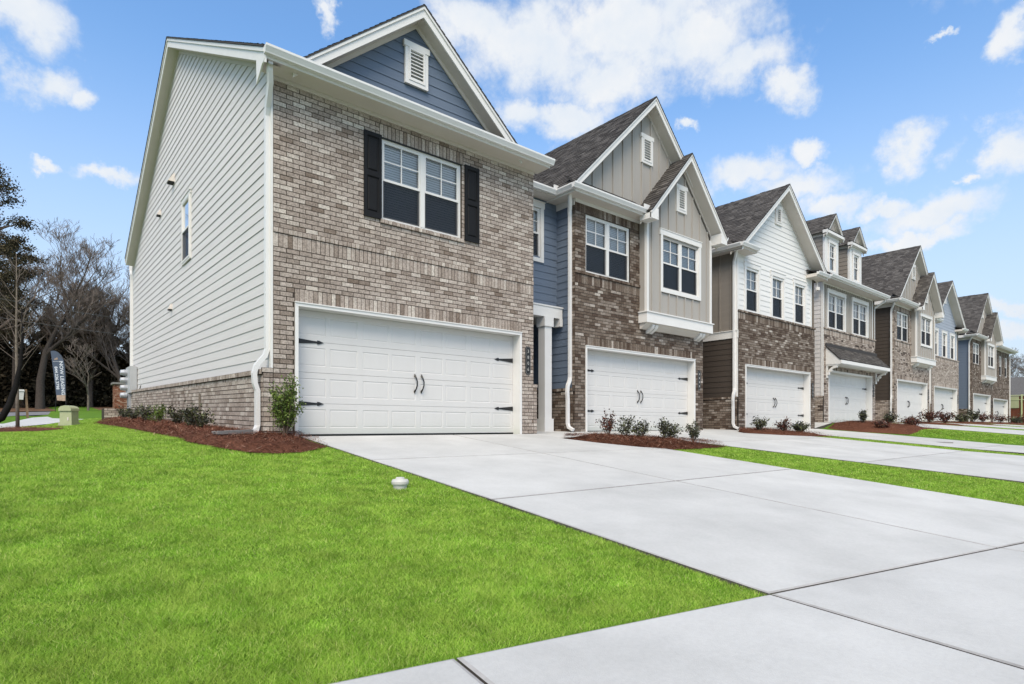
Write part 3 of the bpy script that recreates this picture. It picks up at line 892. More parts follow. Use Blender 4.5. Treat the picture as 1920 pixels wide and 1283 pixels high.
bed_strip([(-40, -12.2), (-10, -12.2), (10, -12.2), (40, -13), (90, -13)], [(-40, -19), (-10, -19), (10, -19), (40, -19), (90, -19)], -0.02, m=2).build('street', 'asphalt', None, kind='structure')

# mulch beds: outer edge A, house edge B
RS = np.random.RandomState(4)
BEDS = []
def bed(A, B, n_straw, hump=0.07):
    mb = bed_strip(A, B, -0.012, lambda t: hump * min(1.0, t * 5) * (1.0 if t < 0.9 else 1.0), m=10)
    BEDS.append([*A, *B[::-1]])
    V = [mb.v]; nrow = len(A)
    ar = []
    for i in range(nrow - 1):
        q = [Vector(A[i]), Vector(A[i + 1]), Vector(B[i + 1]), Vector(B[i])]
        ar.append(abs((q[2] - q[0]).cross(q[3] - q[1])) / 2)
    tot = sum(ar)
    s = MB()
    for i in range(nrow - 1):
        for k in range(int(n_straw * ar[i] / tot)):
            t = RS.rand(); r = RS.uniform(-.03, 1.0) if RS.rand() < .985 else -abs(RS.normal(0, .09))
            x = (A[i][0] * (1 - t) + A[i + 1][0] * t) * (1 - r) + (B[i][0] * (1 - t) + B[i + 1][0] * t) * r
            y = (A[i][1] * (1 - t) + A[i + 1][1] * t) * (1 - r) + (B[i][1] * (1 - t) + B[i + 1][1] * t) * r
            L = RS.uniform(.06, .17); a = RS.rand() * 6.283; w_ = RS.uniform(.0012, .003)
            z = G(x, y) + hump * min(1, max(0, r) * 5) + RS.uniform(-.012, .012); dz = RS.uniform(-.025, .045)
            dx, dy = math.cos(a) * L / 2, math.sin(a) * L / 2; px, py = -math.sin(a) * w_, math.cos(a) * w_
            s.poly([(x - dx - px, y - dy - py, z), (x + dx - px, y + dy - py, z + dz), (x + dx + px, y + dy + py, z + dz), (x - dx + px, y - dy + py, z)])
    mo = bpy.data.meshes.new('pine_straw')
    n0 = len(mb.v)
    mo.from_pydata(mb.v + s.v, [], mb.f + [tuple(n0 + i for i in f) for f in s.f])
    mo.materials.append(MATS['mulch']); mo.materials.append(MATS['straw'])
    idx = np.zeros(len(mo.polygons), np.int32); idx[len(mb.f):] = 1
    mo.polygons.foreach_set('material_index', idx)
    return link('pine_straw', mo, None, None, kind='stuff')
b1 = bed([(-1.28, 13.2), (-1.35, 11.0), (-1.28, 7.0), (-1.27, 4.5), (-1.3, 2.07), (-1.32, -.36), (-1.07, -1.09), (-.81, -1.6), (-.51, -1.76), (-.14, -1.72), (.40, -1.25)],
         [(-.10, 15.6), (-.10, 12), (-.10, 8), (-.10, 5.5), (-.10, 3), (-.10, 1.2), (-.12, .6), (-.12, .1), (.05, .04), (.25, .04), (.40, .02)], 34000)
tag(b1, 'reddish brown pine straw bed along the side wall of the end house', 'mulch')
b2 = bed([(5.80, -.84), (6.05, -1.62), (6.5, -2.38), (6.9, -2.76), (7.6, -3.0), (8.5, -3.1)], [(6.0, -.80), (6.96, -.62), (7.5, -.95), (7.9, -1.3), (8.3, -1.8), (8.57, -2.3)], 14000)
tag(b2, 'pine straw wedge between the first two driveways', 'mulch')
b3 = bed([(13.9, -.55), (14.6, -1.3), (15.4, -1.9), (16.4, -2.0), (16.85, -2.0)], [(14.2, -.2), (15.0, .2), (15.8, .36), (16.5, .36), (16.85, .36)], 5000)
tag(b3, 'pine straw bed in front of the white gabled house', 'mulch')
b4 = bed([(21.45, .2), (21.5, -1.2), (22.0, -2.6), (23.2, -2.9), (24.55, -2.9)], [(22.9, .3), (22.9, -.3), (23.4, -.4), (24.0, -.4), (24.55, -.4)], 5000, 0.11)
tag(b4, 'pine straw bed before the house with two dormers', 'mulch')
b5 = bed([(30.7, -.4), (30.8, -1.6), (31.6, -2.2), (32.95, -2.2)], [(31.4, .6), (31.5, -.3), (32.2, -.32), (32.95, -.32)], 1200)
tag(b5, 'pine straw bed before the beige brick house past the dormers', 'mulch')
b6 = bed([(37.7, .4), (37.8, -1.6), (38.8, -2.2), (40.1, -2.2)], [(38.4, .9), (38.8, .9), (39.4, .9), (40.1, .9)], 900)
tag(b6, 'pine straw bed before the pale blue gabled house', 'mulch')
b7 = bed([(45.9, .6), (46.2, -1.4), (48, -2.0), (49.3, -2.0)], [(46.2, 1.1), (47, 1.1), (48, 1.1), (49.3, 1.1)], 900)
tag(b7, 'pine straw bed before the blue sided far house', 'mulch')
b8 = bed([(54.25, .8), (54.3, -1.4), (54.9, -1.9), (55.35, -1.9)], [(54.5, 1.1), (54.7, 1.1), (55, 1.1), (55.35, 1.1)], 500)
tag(b8, 'pine straw bed before the last brown brick house', 'mulch')
b9 = bed([(-3.9, 5.0), (-3.45, 5.6), (-2.9, 6.2), (-2.35, 8.6)], [(-3.9, 7.2), (-3.45, 10.2), (-2.9, 10.0), (-2.3, 9.6)], 1500, 0.03)
tag(b9, 'dark mulch ring around the slim sapling by the path', 'mulch')

# ------------------------------------------------------------------ houses
def snap(v, zb): return zb + round((v - zb) / BH) * BH

def plaque(house, W, u, v0, v1, text=None):
    m = MB(); c = 0.028; hw = 0.074
    out = [(u - hw, v0 + c * 1.6), (u - hw + c, v0), (u + hw - c, v0), (u + hw, v0 + c * 1.6), (u + hw, v1 - c * 1.6), (u + hw - c, v1), (u - hw + c, v1), (u - hw, v1 - c * 1.6)]
    m.prism([W.p(a, b, 0.006) for a, b in out], [W.p(a, b, 0.024) for a, b in out])
    pl = m.build('number_plaque', 'black_metal', house)
    ctr = (v0 + v1) / 2
    rim = [(u + (a - u) * 0.84, ctr + (b - ctr) * 0.965) for a, b in out]
    rin = [(u + (a - u) * 0.80, ctr + (b - ctr) * 0.957) for a, b in out]
    m = MB()
    for i in range(8):
        j = (i + 1) % 8
        m.poly([W.p(*rim[i], 0.0265), W.p(*rim[j], 0.0265), W.p(*rin[j], 0.0265), W.p(*rin[i], 0.0265)])
    m.build('rim', 'digit', pl)
    n = 4; st = (v1 - v0 - 0.09) / n
    for i in range(n):
        zc = v1 - 0.045 - (i + 0.5) * st
        if text:
            text_mesh(text[i], 'digit', 'digit', pl, lambda x, y: W.p(u + x, zc + y, 0.028), st * 0.80)
        else:
            m = MB(); k = 10
            m.poly([W.p(u + 0.018 * math.cos(6.283 * q / k), zc + 0.036 * math.sin(6.283 * q / k), 0.027) for q in range(k)]); m.build('digit', 'digit', pl)
    return pl

def text_mesh(txt, name, mat, parent, place, size, align='CENTER', thick=0.0):
    cu = bpy.data.curves.new('lettering', 'FONT')
    cu.body = txt; cu.size = size; cu.align_x = align; cu.align_y = 'CENTER'; cu.offset = thick
    cu.resolution_u = 3
    tmp = bpy.data.objects.new('lettering', cu); COL.objects.link(tmp)
    bpy.context.view_layer.update()
    me = bpy.data.meshes.new_from_object(tmp.evaluated_get(bpy.context.evaluated_depsgraph_get()))
    bpy.data.objects.remove(tmp); bpy.data.curves.remove(cu)
    for v in me.vertices:
        v.co = place(v.co.x, v.co.y)
    me.materials.clear()
    return link(name, me, mat, parent)

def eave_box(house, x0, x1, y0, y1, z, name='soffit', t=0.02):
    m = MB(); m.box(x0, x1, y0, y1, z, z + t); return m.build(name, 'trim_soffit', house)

def brick_base(house, X, y0, y1, zb, top, style):
    """brick water table on a left-hand wall with its row of cap bricks"""
    W = left(X - 0.07)
    brick_wall(house, W, y0, y1, zb - 4 * BH, top - 0.08, [], [], style, name='brick_base', mortar='mortar_dark' if style == 'dark' else 'mortar')
    m = MB(); m.box(X - 0.07, X + 0.05, y0, y1, top - 0.08, top); m.build('base_cap', 'mortar', house)
    brick_wall(house, left(X - 0.085), y0, y1, top - 0.075, top + 0.005, [], [(y0, y1, top - 0.075, top + 0.005, 0.08, 0.01)], style, name='cap_course')

def corner_downspout(house, x0, Yf, zg, zb, kick=True, base_top=1.12):
    X = x0 - 0.055; Y = Yf + 0.12
    pts = [(X - 0.20, Yf - 0.10, zg + 0.02), (X - 0.20, Yf - 0.07, zg - 0.10), (X - 0.14, Yf - 0.02, zg - 0.20), (X - 0.03, Y - 0.02, zg - 0.38), (X, Y, zg - 0.50), (X, Y, zb + base_top + 0.28),
           (X - 0.03, Y - 0.02, zb + base_top + 0.20), (X - 0.11, Y - 0.03, zb + base_top + 0.06), (X - 0.13, Y - 0.03, zb + base_top - 0.12),
           (X - 0.10, Y - 0.02, zb + base_top - 0.30), (X - 0.10, Y - 0.02, zb + 0.22), (X - 0.10, Y - 0.06, zb + 0.12), (X - 0.08, Y - 0.20, zb + 0.05)]
    return downspout(house, pts)

def corbel(house, W, u, v, depth, name='bracket'):
    """scrolled bracket under a bay; v = underside"""
    h = 0.20; prof = []
    for i in range(9):
        t = i / 8; prof.append((depth * (1 - t) * 0.95, v - h * (t ** 0.55)))
    prof = [(0.0, v), (depth * 0.95, v), (depth * 0.95, v - 0.04)] + [(d, z - 0.03) for d, z in prof[1:]] + [(0.0, v - h - 0.03)]
    m = MB(); m.prism([W.p(u - 0.14, z, d) for d, z in prof], [W.p(u - 0.02, z, d) for d, z in prof])
    m.prism([W.p(u + 0.02, z, d) for d, z in prof], [W.p(u + 0.14, z, d) for d, z in prof])
    return m.build(name, 'trim', house)

def closing(house, x0, x1, Yf, zb, ztop, ridge_y, ridge_z, eave_y, seed):
    """party walls, rear wall and the long roof whose ridge runs along the street"""
    m = MB()
    m.poly([(x0, Yf + 11, zb - .3), (x1, Yf + 11, zb - .3), (x1, Yf + 11, ztop), (x0, Yf + 11, ztop)])
    m.poly([(x1, Yf + .02, zb - .3), (x1, Yf + 11, zb - .3), (x1, Yf + 11, ztop), (x1, Yf + .02, ztop)])
    m.build('rear_wall', 'taupe_siding', house)

# ---- end house with the light brick front and the pale side wall
def house_one():
    H = thing('town_house', (0, 0, 0), 'pale brick end house with black shutters, blue gable and white side siding', 'house', 'row of town houses')
    W = front(0.0)
    gar = (.35, 5.33, -1.0, 28 * BH); win = (1.94, 3.72, 50 * BH, 69 * BH)
    zones = [(.35, 5.33, 28 * BH + .018, 31 * BH, .0795, 0.0), (0, 5.69, 39 * BH, 3.33, .0795, 0.0), (0, 5.69, 3.33, 43 * BH, .0795, 0.016),
             (1.90, 3.76, 69 * BH, 72 * BH, .0795, 0.0), (1.90, 3.76, 49 * BH, 50 * BH, .0795, 0.035)]
    brick_wall(H, W, 0, 5.69, -4 * BH, 5.86, [gar, win], zones, 'light', single=220, rev=.12)
    brick_wall(H, W, -.16, 0.0, -4 * BH, 13 * BH, [], [], 'light', single=20, name='brick_pier')
    brick_wall(H, front(-.012), -.185, -.002, 13 * BH, 14 * BH, [], [], 'light', single=1, name='brick_pier_cap')
    m = MB(); m.box(-.18, -.004, -.010, .02, 13 * BH, 14 * BH - .002); m.build('pier_cap_core', 'mortar', H)
    brick_wall(H, W, 5.69, 5.80, -4 * BH, 13 * BH, [], [], 'light', name='brick_pier')
    m = MB(); m.box(5.69, 5.80, .001, 1.2, -.3, 13 * BH); m.build('pier_side', 'mortar', H)
    brick_wall(H, Plane('F', 0.0), 5.68, 5.82, 13 * BH, 14 * BH, [], [], 'light', name='brick_pier_cap')
    garage(H, W, .35, 5.33, 0.0, 28 * BH)
    window(H, W, 1.94, 3.72, 50 * BH, 69 * BH, units=2, label='twin window with white frame between black shutters')
    m = MB(); W.box(m, 1.90, 3.76, 69 * BH - .012, 69 * BH, -.06, .012); m.build('lintel', 'black_metal', H)
    for (a, b) in ((1.58, 1.925), (3.79, 4.15)):
        m = MB(); z0, z1 = 3.955, 5.50; f = .055; zm = (z0 + z1) / 2 + .02
        W.box(m, a, a + f, z0, z1, .012, .045); W.box(m, b - f, b, z0, z1, .012, .045)
        for (p, q) in ((z0, z0 + .10), (zm - .045, zm + .045), (z1 - .075, z1)):
            W.box(m, a + f, b - f, p, q, .012, .044)
        sh = m.build('shutter', 'shutter_black', H)
        for (p, q) in ((z0 + .10, zm - .045), (zm + .045, z1 - .075)):
            k = MB(); i0 = .022; 
            o0 = [(a + f, p), (b - f, p), (b - f, q), (a + f, q)]; o1 = [(a + f + i0, p + i0), (b - f - i0, p + i0), (b - f - i0, q - i0), (a + f + i0, q - i0)]
            o2 = [(x + (i0 * .9 if x < (a + b) / 2 else -i0 * .9), y + (i0 * .9 if y < (p + q) / 2 else -i0 * .9)) for x, y in o1]
            for j in range(4):
                l = (j + 1) % 4
                k.poly([W.p(*o0[j], .024), W.p(*o0[l], .024), W.p(*o1[l], .018), W.p(*o1[j], .018)])
                k.poly([W.p(*o1[j], .018), W.p(*o1[l], .018), W.p(*o2[l], .036), W.p(*o2[j], .036)])
            k.poly([W.p(*t, .036) for t in o2]); k.build('panel', 'shutter_black', sh)
    plaque(H, W, 5.515, 1.32, 1.94, '3806')
    # eaves
    eave_box(H, -.26, 5.80, -.42, 0.0, 5.865, t=.03)
    m = MB(); W.box(m, 0.0, 5.69, 5.80, 5.863, .0, .035); m.build('frieze', 'trim_soffit', H)
    m = MB(); m.box(-.26, 5.80, -.435, -.415, 5.855, 6.02); m.build('fascia', 'trim', H)
    gutter(H, (-.28, -.436, 5.90), (5.84, -.436, 5.90), (0, -1, 0))
    shingled(H, (-.30, -.46, 6.025), (5.92, -.46, 6.025), (5.92, 7.4, 10.15), (-.30, 7.4, 10.15), seed=3)
    shingled(H, (5.92, .80, 6.09), (8.2, .80, 6.09), (8.2, 7.4, 9.65), (5.92, 7.4, 9.65), seed=4)
    shingled(H, (-.30, 15.35, 6.22), (8.0, 15.35, 6.22), (8.0, 7.4, 10.15), (-.30, 7.4, 10.15), seed=5, expo=.3)
    # front gable
    uc, zp, mm = 2.66, 8.08, .84
    gable_roof(H, W, uc, zp, mm, .22, 5.10, .30, 4.0, seed=6, fas=.20, zmin=6.06)
    zf = 7.80
    lap_siding(H, Plane('F', 0.02), 6.10, zf, lambda v: (uc - max(0, zf - v) / mm, uc + max(0, zf - v) / mm), [], 'blue_siding', name='gable_siding')
    vent(H, W, 2.41, 2.91, 6.66, 7.46)
    # side wall
    S = left(0.0, .024)
    def span(v):
        return (max(0.02, (v - 6.027) / .503), min(15.7, (13.586 - v) / .518))
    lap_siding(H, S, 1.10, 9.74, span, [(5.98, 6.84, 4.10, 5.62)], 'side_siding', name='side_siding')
    window(H, left(0.0), 5.98, 6.84, 4.255, 5.775, 1, casing=.045, rec=-.005, label='narrow window in the pale side wall', grille=False)
    m = MB(); L = left(0.0)
    L.box(m, 0.0, .12, 1.06, 5.87, .0, .034); m.build('corner_board', 'trim', H); m = MB(); L.box(m, 15.62, 15.74, 1.4, 6.1, 0, .034); m.build('corner_board', 'trim', H)
    brick_wall(H, left(-.15, .024), 0.0, 15.9, -4 * BH, 12.6 * BH, [], [(0.0, 15.9, 11.6 * BH, 12.6 * BH, .0795, .0)], 'light', single=60, name='brick_base')
    cp = left(-.17, .024)
    brick_wall(H, cp, 0.0, 15.92, 12.6 * BH, 13.7 * BH, [], [(0.0, 15.92, 12.6 * BH, 13.7 * BH, .0795, .012)], 'light', name='cap_course')
    m = MB(); m.hexa([S.p(0, 1.0, .18), S.p(15.92, 1.0, .18), S.p(15.92, 1.088, .178), S.p(0, 1.088, .178), S.p(0, 1.0, 0), S.p(15.92, 1.0, 0), S.p(15.92, 1.115, 0), S.p(0, 1.115, 0)]); m.build('base_cap', 'mortar', H)
    # rake boards and soffit of the side gable
    for (ya, za, yb, zb_) in ((-.45, 6.02, 7.4, 10.15), (7.4, 10.15, 15.35, 6.22)):
        m = MB(); L.bar(m, ya, za - .034, yb, zb_ - .034, .21, .24, .265); m.build('rake_board', 'trim', H)
        m = MB(); L.bar(m, ya, za - .026, yb, zb_ - .026, .065, .265, .285); m.build('rake_trim', 'trim', H)
        m = MB(); m.poly([L.p(ya, za - .24, .24), L.p(yb, zb_ - .24, .24), L.p(yb, zb_ - .24, 0), L.p(ya, za - .24, 0)])
        L.bar(m, ya + .4 if ya < 0 else ya, za - .238 + (.21 if ya < 0 else 0), yb, zb_ - .238, .075, .004, .03); m.build('soffit', 'trim_soffit', H)
    tri = ((-.44, 5.84), (-.30, 5.80), (-.03, 5.62), (-.02, 6.05), (-.44, 5.97))
    m = MB(); m.prism([L.p(a, b, .268) for a, b in tri], [L.p(a, b, .243) for a, b in tri]); m.build('eave_return', 'trim', H)
    gutter(H, (-.28, 15.36, 6.08), (5.7, 15.36, 6.08), (0, 1, 0))
    downspout(H, [(-.05, 15.9, 6.1), (-.05, 15.86, 5.9), (-.05, 15.72, 5.75), (-.05, 15.72, .8)], up=(1, 0, 0))
    X = -.065; Y = .10
    downspout(H, [(-.16, -.36, 5.92), (-.16, -.34, 5.74), (-.12, -.24, 5.62), (X - .01, Y - .06, 5.36), (X, Y, 5.22), (X, Y, 1.42), (X - .03, Y, 1.32), (X - .17, Y, 1.14), (X - .20, Y, 1.02), (X - .19, Y, .86), (X - .15, Y, .74), (X - .15, Y, .18), (X - .18, Y - .02, .10), (X - .36, Y - .08, .04)], w=.09, d=.07, up=(0, 1, 0))
    # small exhaust hoods on the side wall
    for (y, z, s) in ((8.05, 6.81, .85), (10.02, 6.44, .6), (8.34, 3.42, .55)):
        m = MB(); a = .15 * s
        m.hexa([L.p(y - a, z - a, .01), L.p(y + a, z - a, .01), L.p(y + a * .6, z + a, .01), L.p(y - a * .6, z + a, .01),
                L.p(y - a, z - a, .20 * s), L.p(y + a, z - a, .20 * s), L.p(y + a * .6, z + a * .6, .05), L.p(y - a * .6, z + a * .6, .05)])
        v = m.build('exhaust_hood', 'trim_soffit', H)
        m = MB(); L.box(m, y - a * .9, y + a * .9, z - a - .03, z - a - .002, .02, .18 * s); m.build('hood_mouth', 'inside', v)
    # meters
    m = MB(); m.box(-.24, -.03, 14.5, 15.55, 1.35, 2.28); mt = m.build('meter_box', 'meter_grey', H)
    for i in range(4):
        k = MB(); z = 1.28 + i * .27
        k.tube([(-.24, 15.2, z), (-.34, 15.2, z), (-.44, 15.2, z), (-.46, 15.2, z)], [.11, .11, .09, .03], 14); k.build('meter', 'steel', mt)
    k = MB(); k.box(-.22, -.06, 14.9, 15.4, .55, 1.35); k.build('conduit', 'steel', mt)
    k = MB(); k.tube([(-.03, 14.5, 1.42), (-.03, 14.2, 1.36), (-.03, 13.8, 1.48), (-.02, 13.7, 1.56)], .012, 5); k.build('cable', 'wire', mt)
    brick_wall(H, Plane('F', 14.9), -.95, -.17, -4 * BH, 10 * BH, [], [], 'light', name='low_pier')
    m = MB(); m.box(-.95, -.17, 14.905, 15.7, -.2, 10 * BH); m.build('low_pier_core', 'mortar', H)
    # thin pipe on the brick base
    m = MB(); m.tube([(-.18, 4.3, .25), (-.18, 4.3, .88)], .018, 6); m.tube([(-.18, 4.22, .25), (-.18, 4.22, .86)], .010, 6); m.build('drain_pipe', 'bark_pale', H)
    # recessed entry beside the garage
    R = front(1.26)
    lap_siding(H, R, 3.22, 6.02, lambda v: (5.69, 7.648), [(6.15, 7.05, 4.46, 5.74)], 'blue_siding', name='entry_siding')
    window(H, R, 6.15, 7.05, 4.46, 5.74, 1, casing=.10, rec=.05)
    m = MB(); m.box(5.69, 7.60, 1.0, 1.25, 2.94, 3.20); m.box(5.69, 7.62, .98, 1.25, 3.20, 3.235); m.build('porch_beam', 'trim', H)
    m = MB(); m.box(7.50, 7.60, .99, 1.24, 2.74, 2.94); m.build('beam_bracket', 'trim', H)
    m = MB(); m.box(6.99, 7.23, 1.01, 1.25, .35, 2.72); co = m.build('porch_column', 'trim', H)
    m = MB(); m.box(6.955, 7.265, .975, 1.285, -.02, .36); m.build('column_base', 'trim', co)
    m = MB(); m.box(6.955, 7.265, .975, 1.285, 2.70, 2.94); m.build('column_cap', 'trim', co)
    eave_box(H, 5.69, 7.65, 1.26, 3.4, 2.95)
    lap_siding(H, front(2.9), 0.0, 2.95, lambda v: (5.69, 7.648), [], 'blue_siding', name='porch_siding')
    m = MB(); m.box(5.75, 6.65, 2.84, 2.88, .03, 2.1); m.build('front_door', 'shutter_black', H)
    m = MB(); m.poly([(5.69, .12, 0), (5.69, 2.9, 0), (5.69, 2.9, 6), (5.69, .12, 6)]); m.poly([(0, 15.7, -.2), (7.6, 15.7, -.2), (7.6, 15.7, 6.2), (0, 15.7, 6.2)]); m.build('party_wall', 'blue_siding', H)
    eave_box(H, 5.69, 7.30, .88, 1.26, 5.98)
    gutter(H, (5.70, .875, 6.0), (7.18, .875, 6.0), (0, -1, 0))
    return H

# ---- houses with a bay, two gables (second, fifth, seventh)
def house_bay(x0, Yf, zb, dz, style, lmat, label, label_bay=None, text=None, rear=2.4, gap_to=None):
    H = thing('town_house', (x0, Yf, zb), label, 'house', 'row of town houses')
    W = front(Yf); q = zb + dz; x1 = x0 + 5.81; b0, b1 = x0 + 2.61, x0 + 5.86; gu0 = x0 + .38; gu1 = gu0 + 4.98
    gt = zb + 28 * BH; wv0 = snap(q + 4.11, zb); wv1 = snap(q + 5.63, zb); wu0, wu1 = x0 + .40, x0 + 2.18
    zones = [(gu0, gu1, gt + .018, gt + 3 * BH, .0795, 0), (x0, b0, wv1, wv1 + 3 * BH, .0795, 0), (x0, b0, wv0 - BH, wv0, .0795, .03), (x0, b0, wv0 - 4 * BH, wv0 - BH, .0795, 0)]
    brick_wall(H, W, x0, x1, zb - 4 * BH, q + 5.92, [(gu0, gu1, zb - 1, gt), (wu0, wu1, wv0, wv1)], zones, style, mortar='mortar_dark' if style == 'dark' else 'mortar')
    garage(H, W, gu0, gu1, zb, gt)
    window(H, W, wu0, wu1, wv0, wv1, units=2)
    plaque(H, W, (gu1 + x1) / 2, zb + 1.3, zb + 1.9, text)
    # left flank
    L = left(x0)
    lap_siding(H, L, zb + 1.12, q + 6.0, lambda v: (Yf + .10, Yf + rear), [], lmat, name='flank_siding')
    brick_wall(H, left(x0), Yf, Yf + .10, zb - 4 * BH, q + 5.9, [], [], style, name='brick_return', mortar='mortar_dark' if style == 'dark' else 'mortar')
    brick_base(H, x0, Yf, Yf + rear, zb, zb + 1.12, style)
    # eaves
    ze = q + 5.98
    eave_box(H, x0 - .36, b0 + .1, Yf - .36, Yf, ze - .04); eave_box(H, x0 - .36, x0, Yf, Yf + rear + .4, ze - .042)
    m = MB(); W.box(m, x0, b0, ze - .12, ze - .041, .002, .03); m.build('frieze', 'trim', H)
    m = MB(); L.box(m, Yf, Yf + rear, ze - .20, ze - .043, .003, .03); m.build('flank_frieze', 'trim', H)
    m = MB(); m.box(x0 - .37, b0 + .1, Yf - .375, Yf - .355, ze - .05, ze + .12); m.box(x0 - .375, x0 - .355, Yf - .354, Yf + rear + .5, ze - .05, ze + .12); m.build('fascia', 'trim', H)
    gutter(H, (x0 - .50, Yf - .376, ze), (b0 - .10, Yf - .376, ze), (0, -1, 0))
    gutter(H, (x0 - .376, Yf - .38, ze), (x0 - .376, Yf + .30, ze), (-1, 0, 0))
    m = MB(); m.box(x0 - .50, x0 - .30, Yf + .24, Yf + .26, ze + .1, ze + .26); m.build('splash_guard', 'gutter', H)
    m = MB(); m.box(b0 - .42, b0 - .10, Yf - .50, Yf - .48, ze + .1, ze + .22); m.build('splash_guard', 'gutter', H)
    corner_downspout(H, x0, Yf, ze + .02, zb)
    # main gable
    uc = x0 + 2.90; zp = q + 9.42; mm = .99
    gable_roof(H, W, uc, zp, mm, x0 - .38, x0 + 6.15, .35, 7.0, seed=int(x0) + 2, fas=.20, zmin=q + 6.0)
    zf = q + 9.12
    battens(H, Plane('F', Yf - .01), q + 6.30, zf, lambda v: (uc - (zf - v) / mm, uc + (zf - v) / mm), [], 'batten_grey', topf=lambda u: zf - abs(u - uc) * mm, u_from=uc - .41 * 6 + .2)
    vent(H, W, uc - .26, uc + .26, q + 7.62, q + 8.44, .012)
    shingled(H, (x0 - .38, Yf - .40, ze + .125), (b0 - .26, Yf - .40, ze + .125), (b0 - .26, Yf - .012, ze + .44), (x0 - .38, Yf - .012, ze + .44), seed=int(x0) + 9)
    # bay
    bd = .25; B = front(Yf - bd); bc = (b0 + b1) / 2; v0 = q + 3.36
    bzp = q + 8.13; bm = 1.09; bzf = bzp - .39
    wa, wb_, va, vb_ = bc - .92, bc + .92, q + 4.10, q + 5.64
    battens(H, B, v0, bzf, lambda v: (max(b0, bc - (bzf - v) / bm), min(b1, bc + (bzf - v) / bm)), [(wa, wb_, va, vb_)], 'batten_grey', step=.40, topf=lambda u: bzf - abs(u - bc) * bm, name='bay_front', u_from=bc - 3.5 * .40)
    for s in (b0, b1):
        m = MB(); m.box(s - .004, s + .004, Yf - bd + .002, Yf - .002, v0, q + 6.0); m.build('bay_side', 'batten_grey', H)
    for s in (wa, wb_):
        m = MB(); m.poly([B.p(s, va, 0), B.p(s, vb_, 0), B.p(s, vb_, -.1), B.p(s, va, -.1)]); m.build('bay_jamb', 'trim', H)
    for (a, b) in ((b0 - .02, b0 + .07), (b1 - .07, b1 + .02)):
        m = MB(); B.box(m, a, b, v0, q + 5.98, -.06, .026); m.build('bay_corner_board', 'trim', H)
    window(H, B, wa, wb_, va, vb_, units=2, casing=.10, rec=.06, label=label_bay)
    vent(H, B, bc - .25, bc + .25, q + 6.48, q + 7.28, .0)
    m = MB(); B.box(m, b0 - .05, b1 + .05, q + 3.06, v0 - .02, -bd - .0, .05); B.box(m, b0 - .08, b1 + .08, v0 - .02, v0 + .012, -bd, .08); sk = m.build('bay_skirt', 'trim', H)
    m = MB(); pr = [(0.0, q + 3.06), (bd - .02, q + 3.06), (bd - .08, q + 2.99), (.10, q + 2.94), (.05, q + 2.90), (0.0, q + 2.90)]
    m.prism([W.p(b0, z, d) for d, z in pr], [W.p(b1, z, d) for d, z in pr]); m.build('bay_cove', 'trim_soffit', H)
    corbel(H, W, b0 + .42, q + 3.03, bd + .0); corbel(H, W, b1 - .42, q + 3.03, bd + .0)
    gable_roof(H, B, bc, bzp, bm, bc - 1.93, bc + 1.93, .38, 3.6, seed=int(x0) + 4, fas=.20)
    for s in (-1, 1):
        u = bc + s * 1.93; ui = bc + s * 1.60; ez = bzp - bm * 1.93
        m = MB(); pts = [(u, ez - .06), (u, ez - .21), (ui, ez - .21), (ui, ez + .10)]
        m.prism([B.p(a, b, .386) for a, b in pts], [B.p(a, b, .002) for a, b in pts]); m.build('eave_return', 'trim', H)
    gutter(H, (bc + 1.94, Yf - bd - .36, ze - .01), (bc + 1.94, Yf + .5, ze - .01), (1, 0, 0))
    if x0 > 20:
        lap_siding(H, front(Yf + rear), zb, q + 6.1, lambda v: (x0 - 2.75, x0 + .02), [], lmat, name='recess_siding')
    closing(H, x0, x1, Yf, zb, q + 6, 0, 0, 0, 1)
    shingled(H, (x0 - 2.6, Yf + 1.2, q + 6.1), (x1, Yf + 1.2, q + 6.1), (x1, Yf + 7.2, q + 9.2), (x0 - 2.6, Yf + 7.2, q + 9.2), seed=8, expo=.3)
    shingled(H, (x0 - 2.6, Yf + 13.2, q + 6.1), (x1, Yf + 13.2, q + 6.1), (x1, Yf + 7.2, q + 9.2), (x0 - 2.6, Yf + 7.2, q + 9.2), seed=8, expo=.3)
    return H

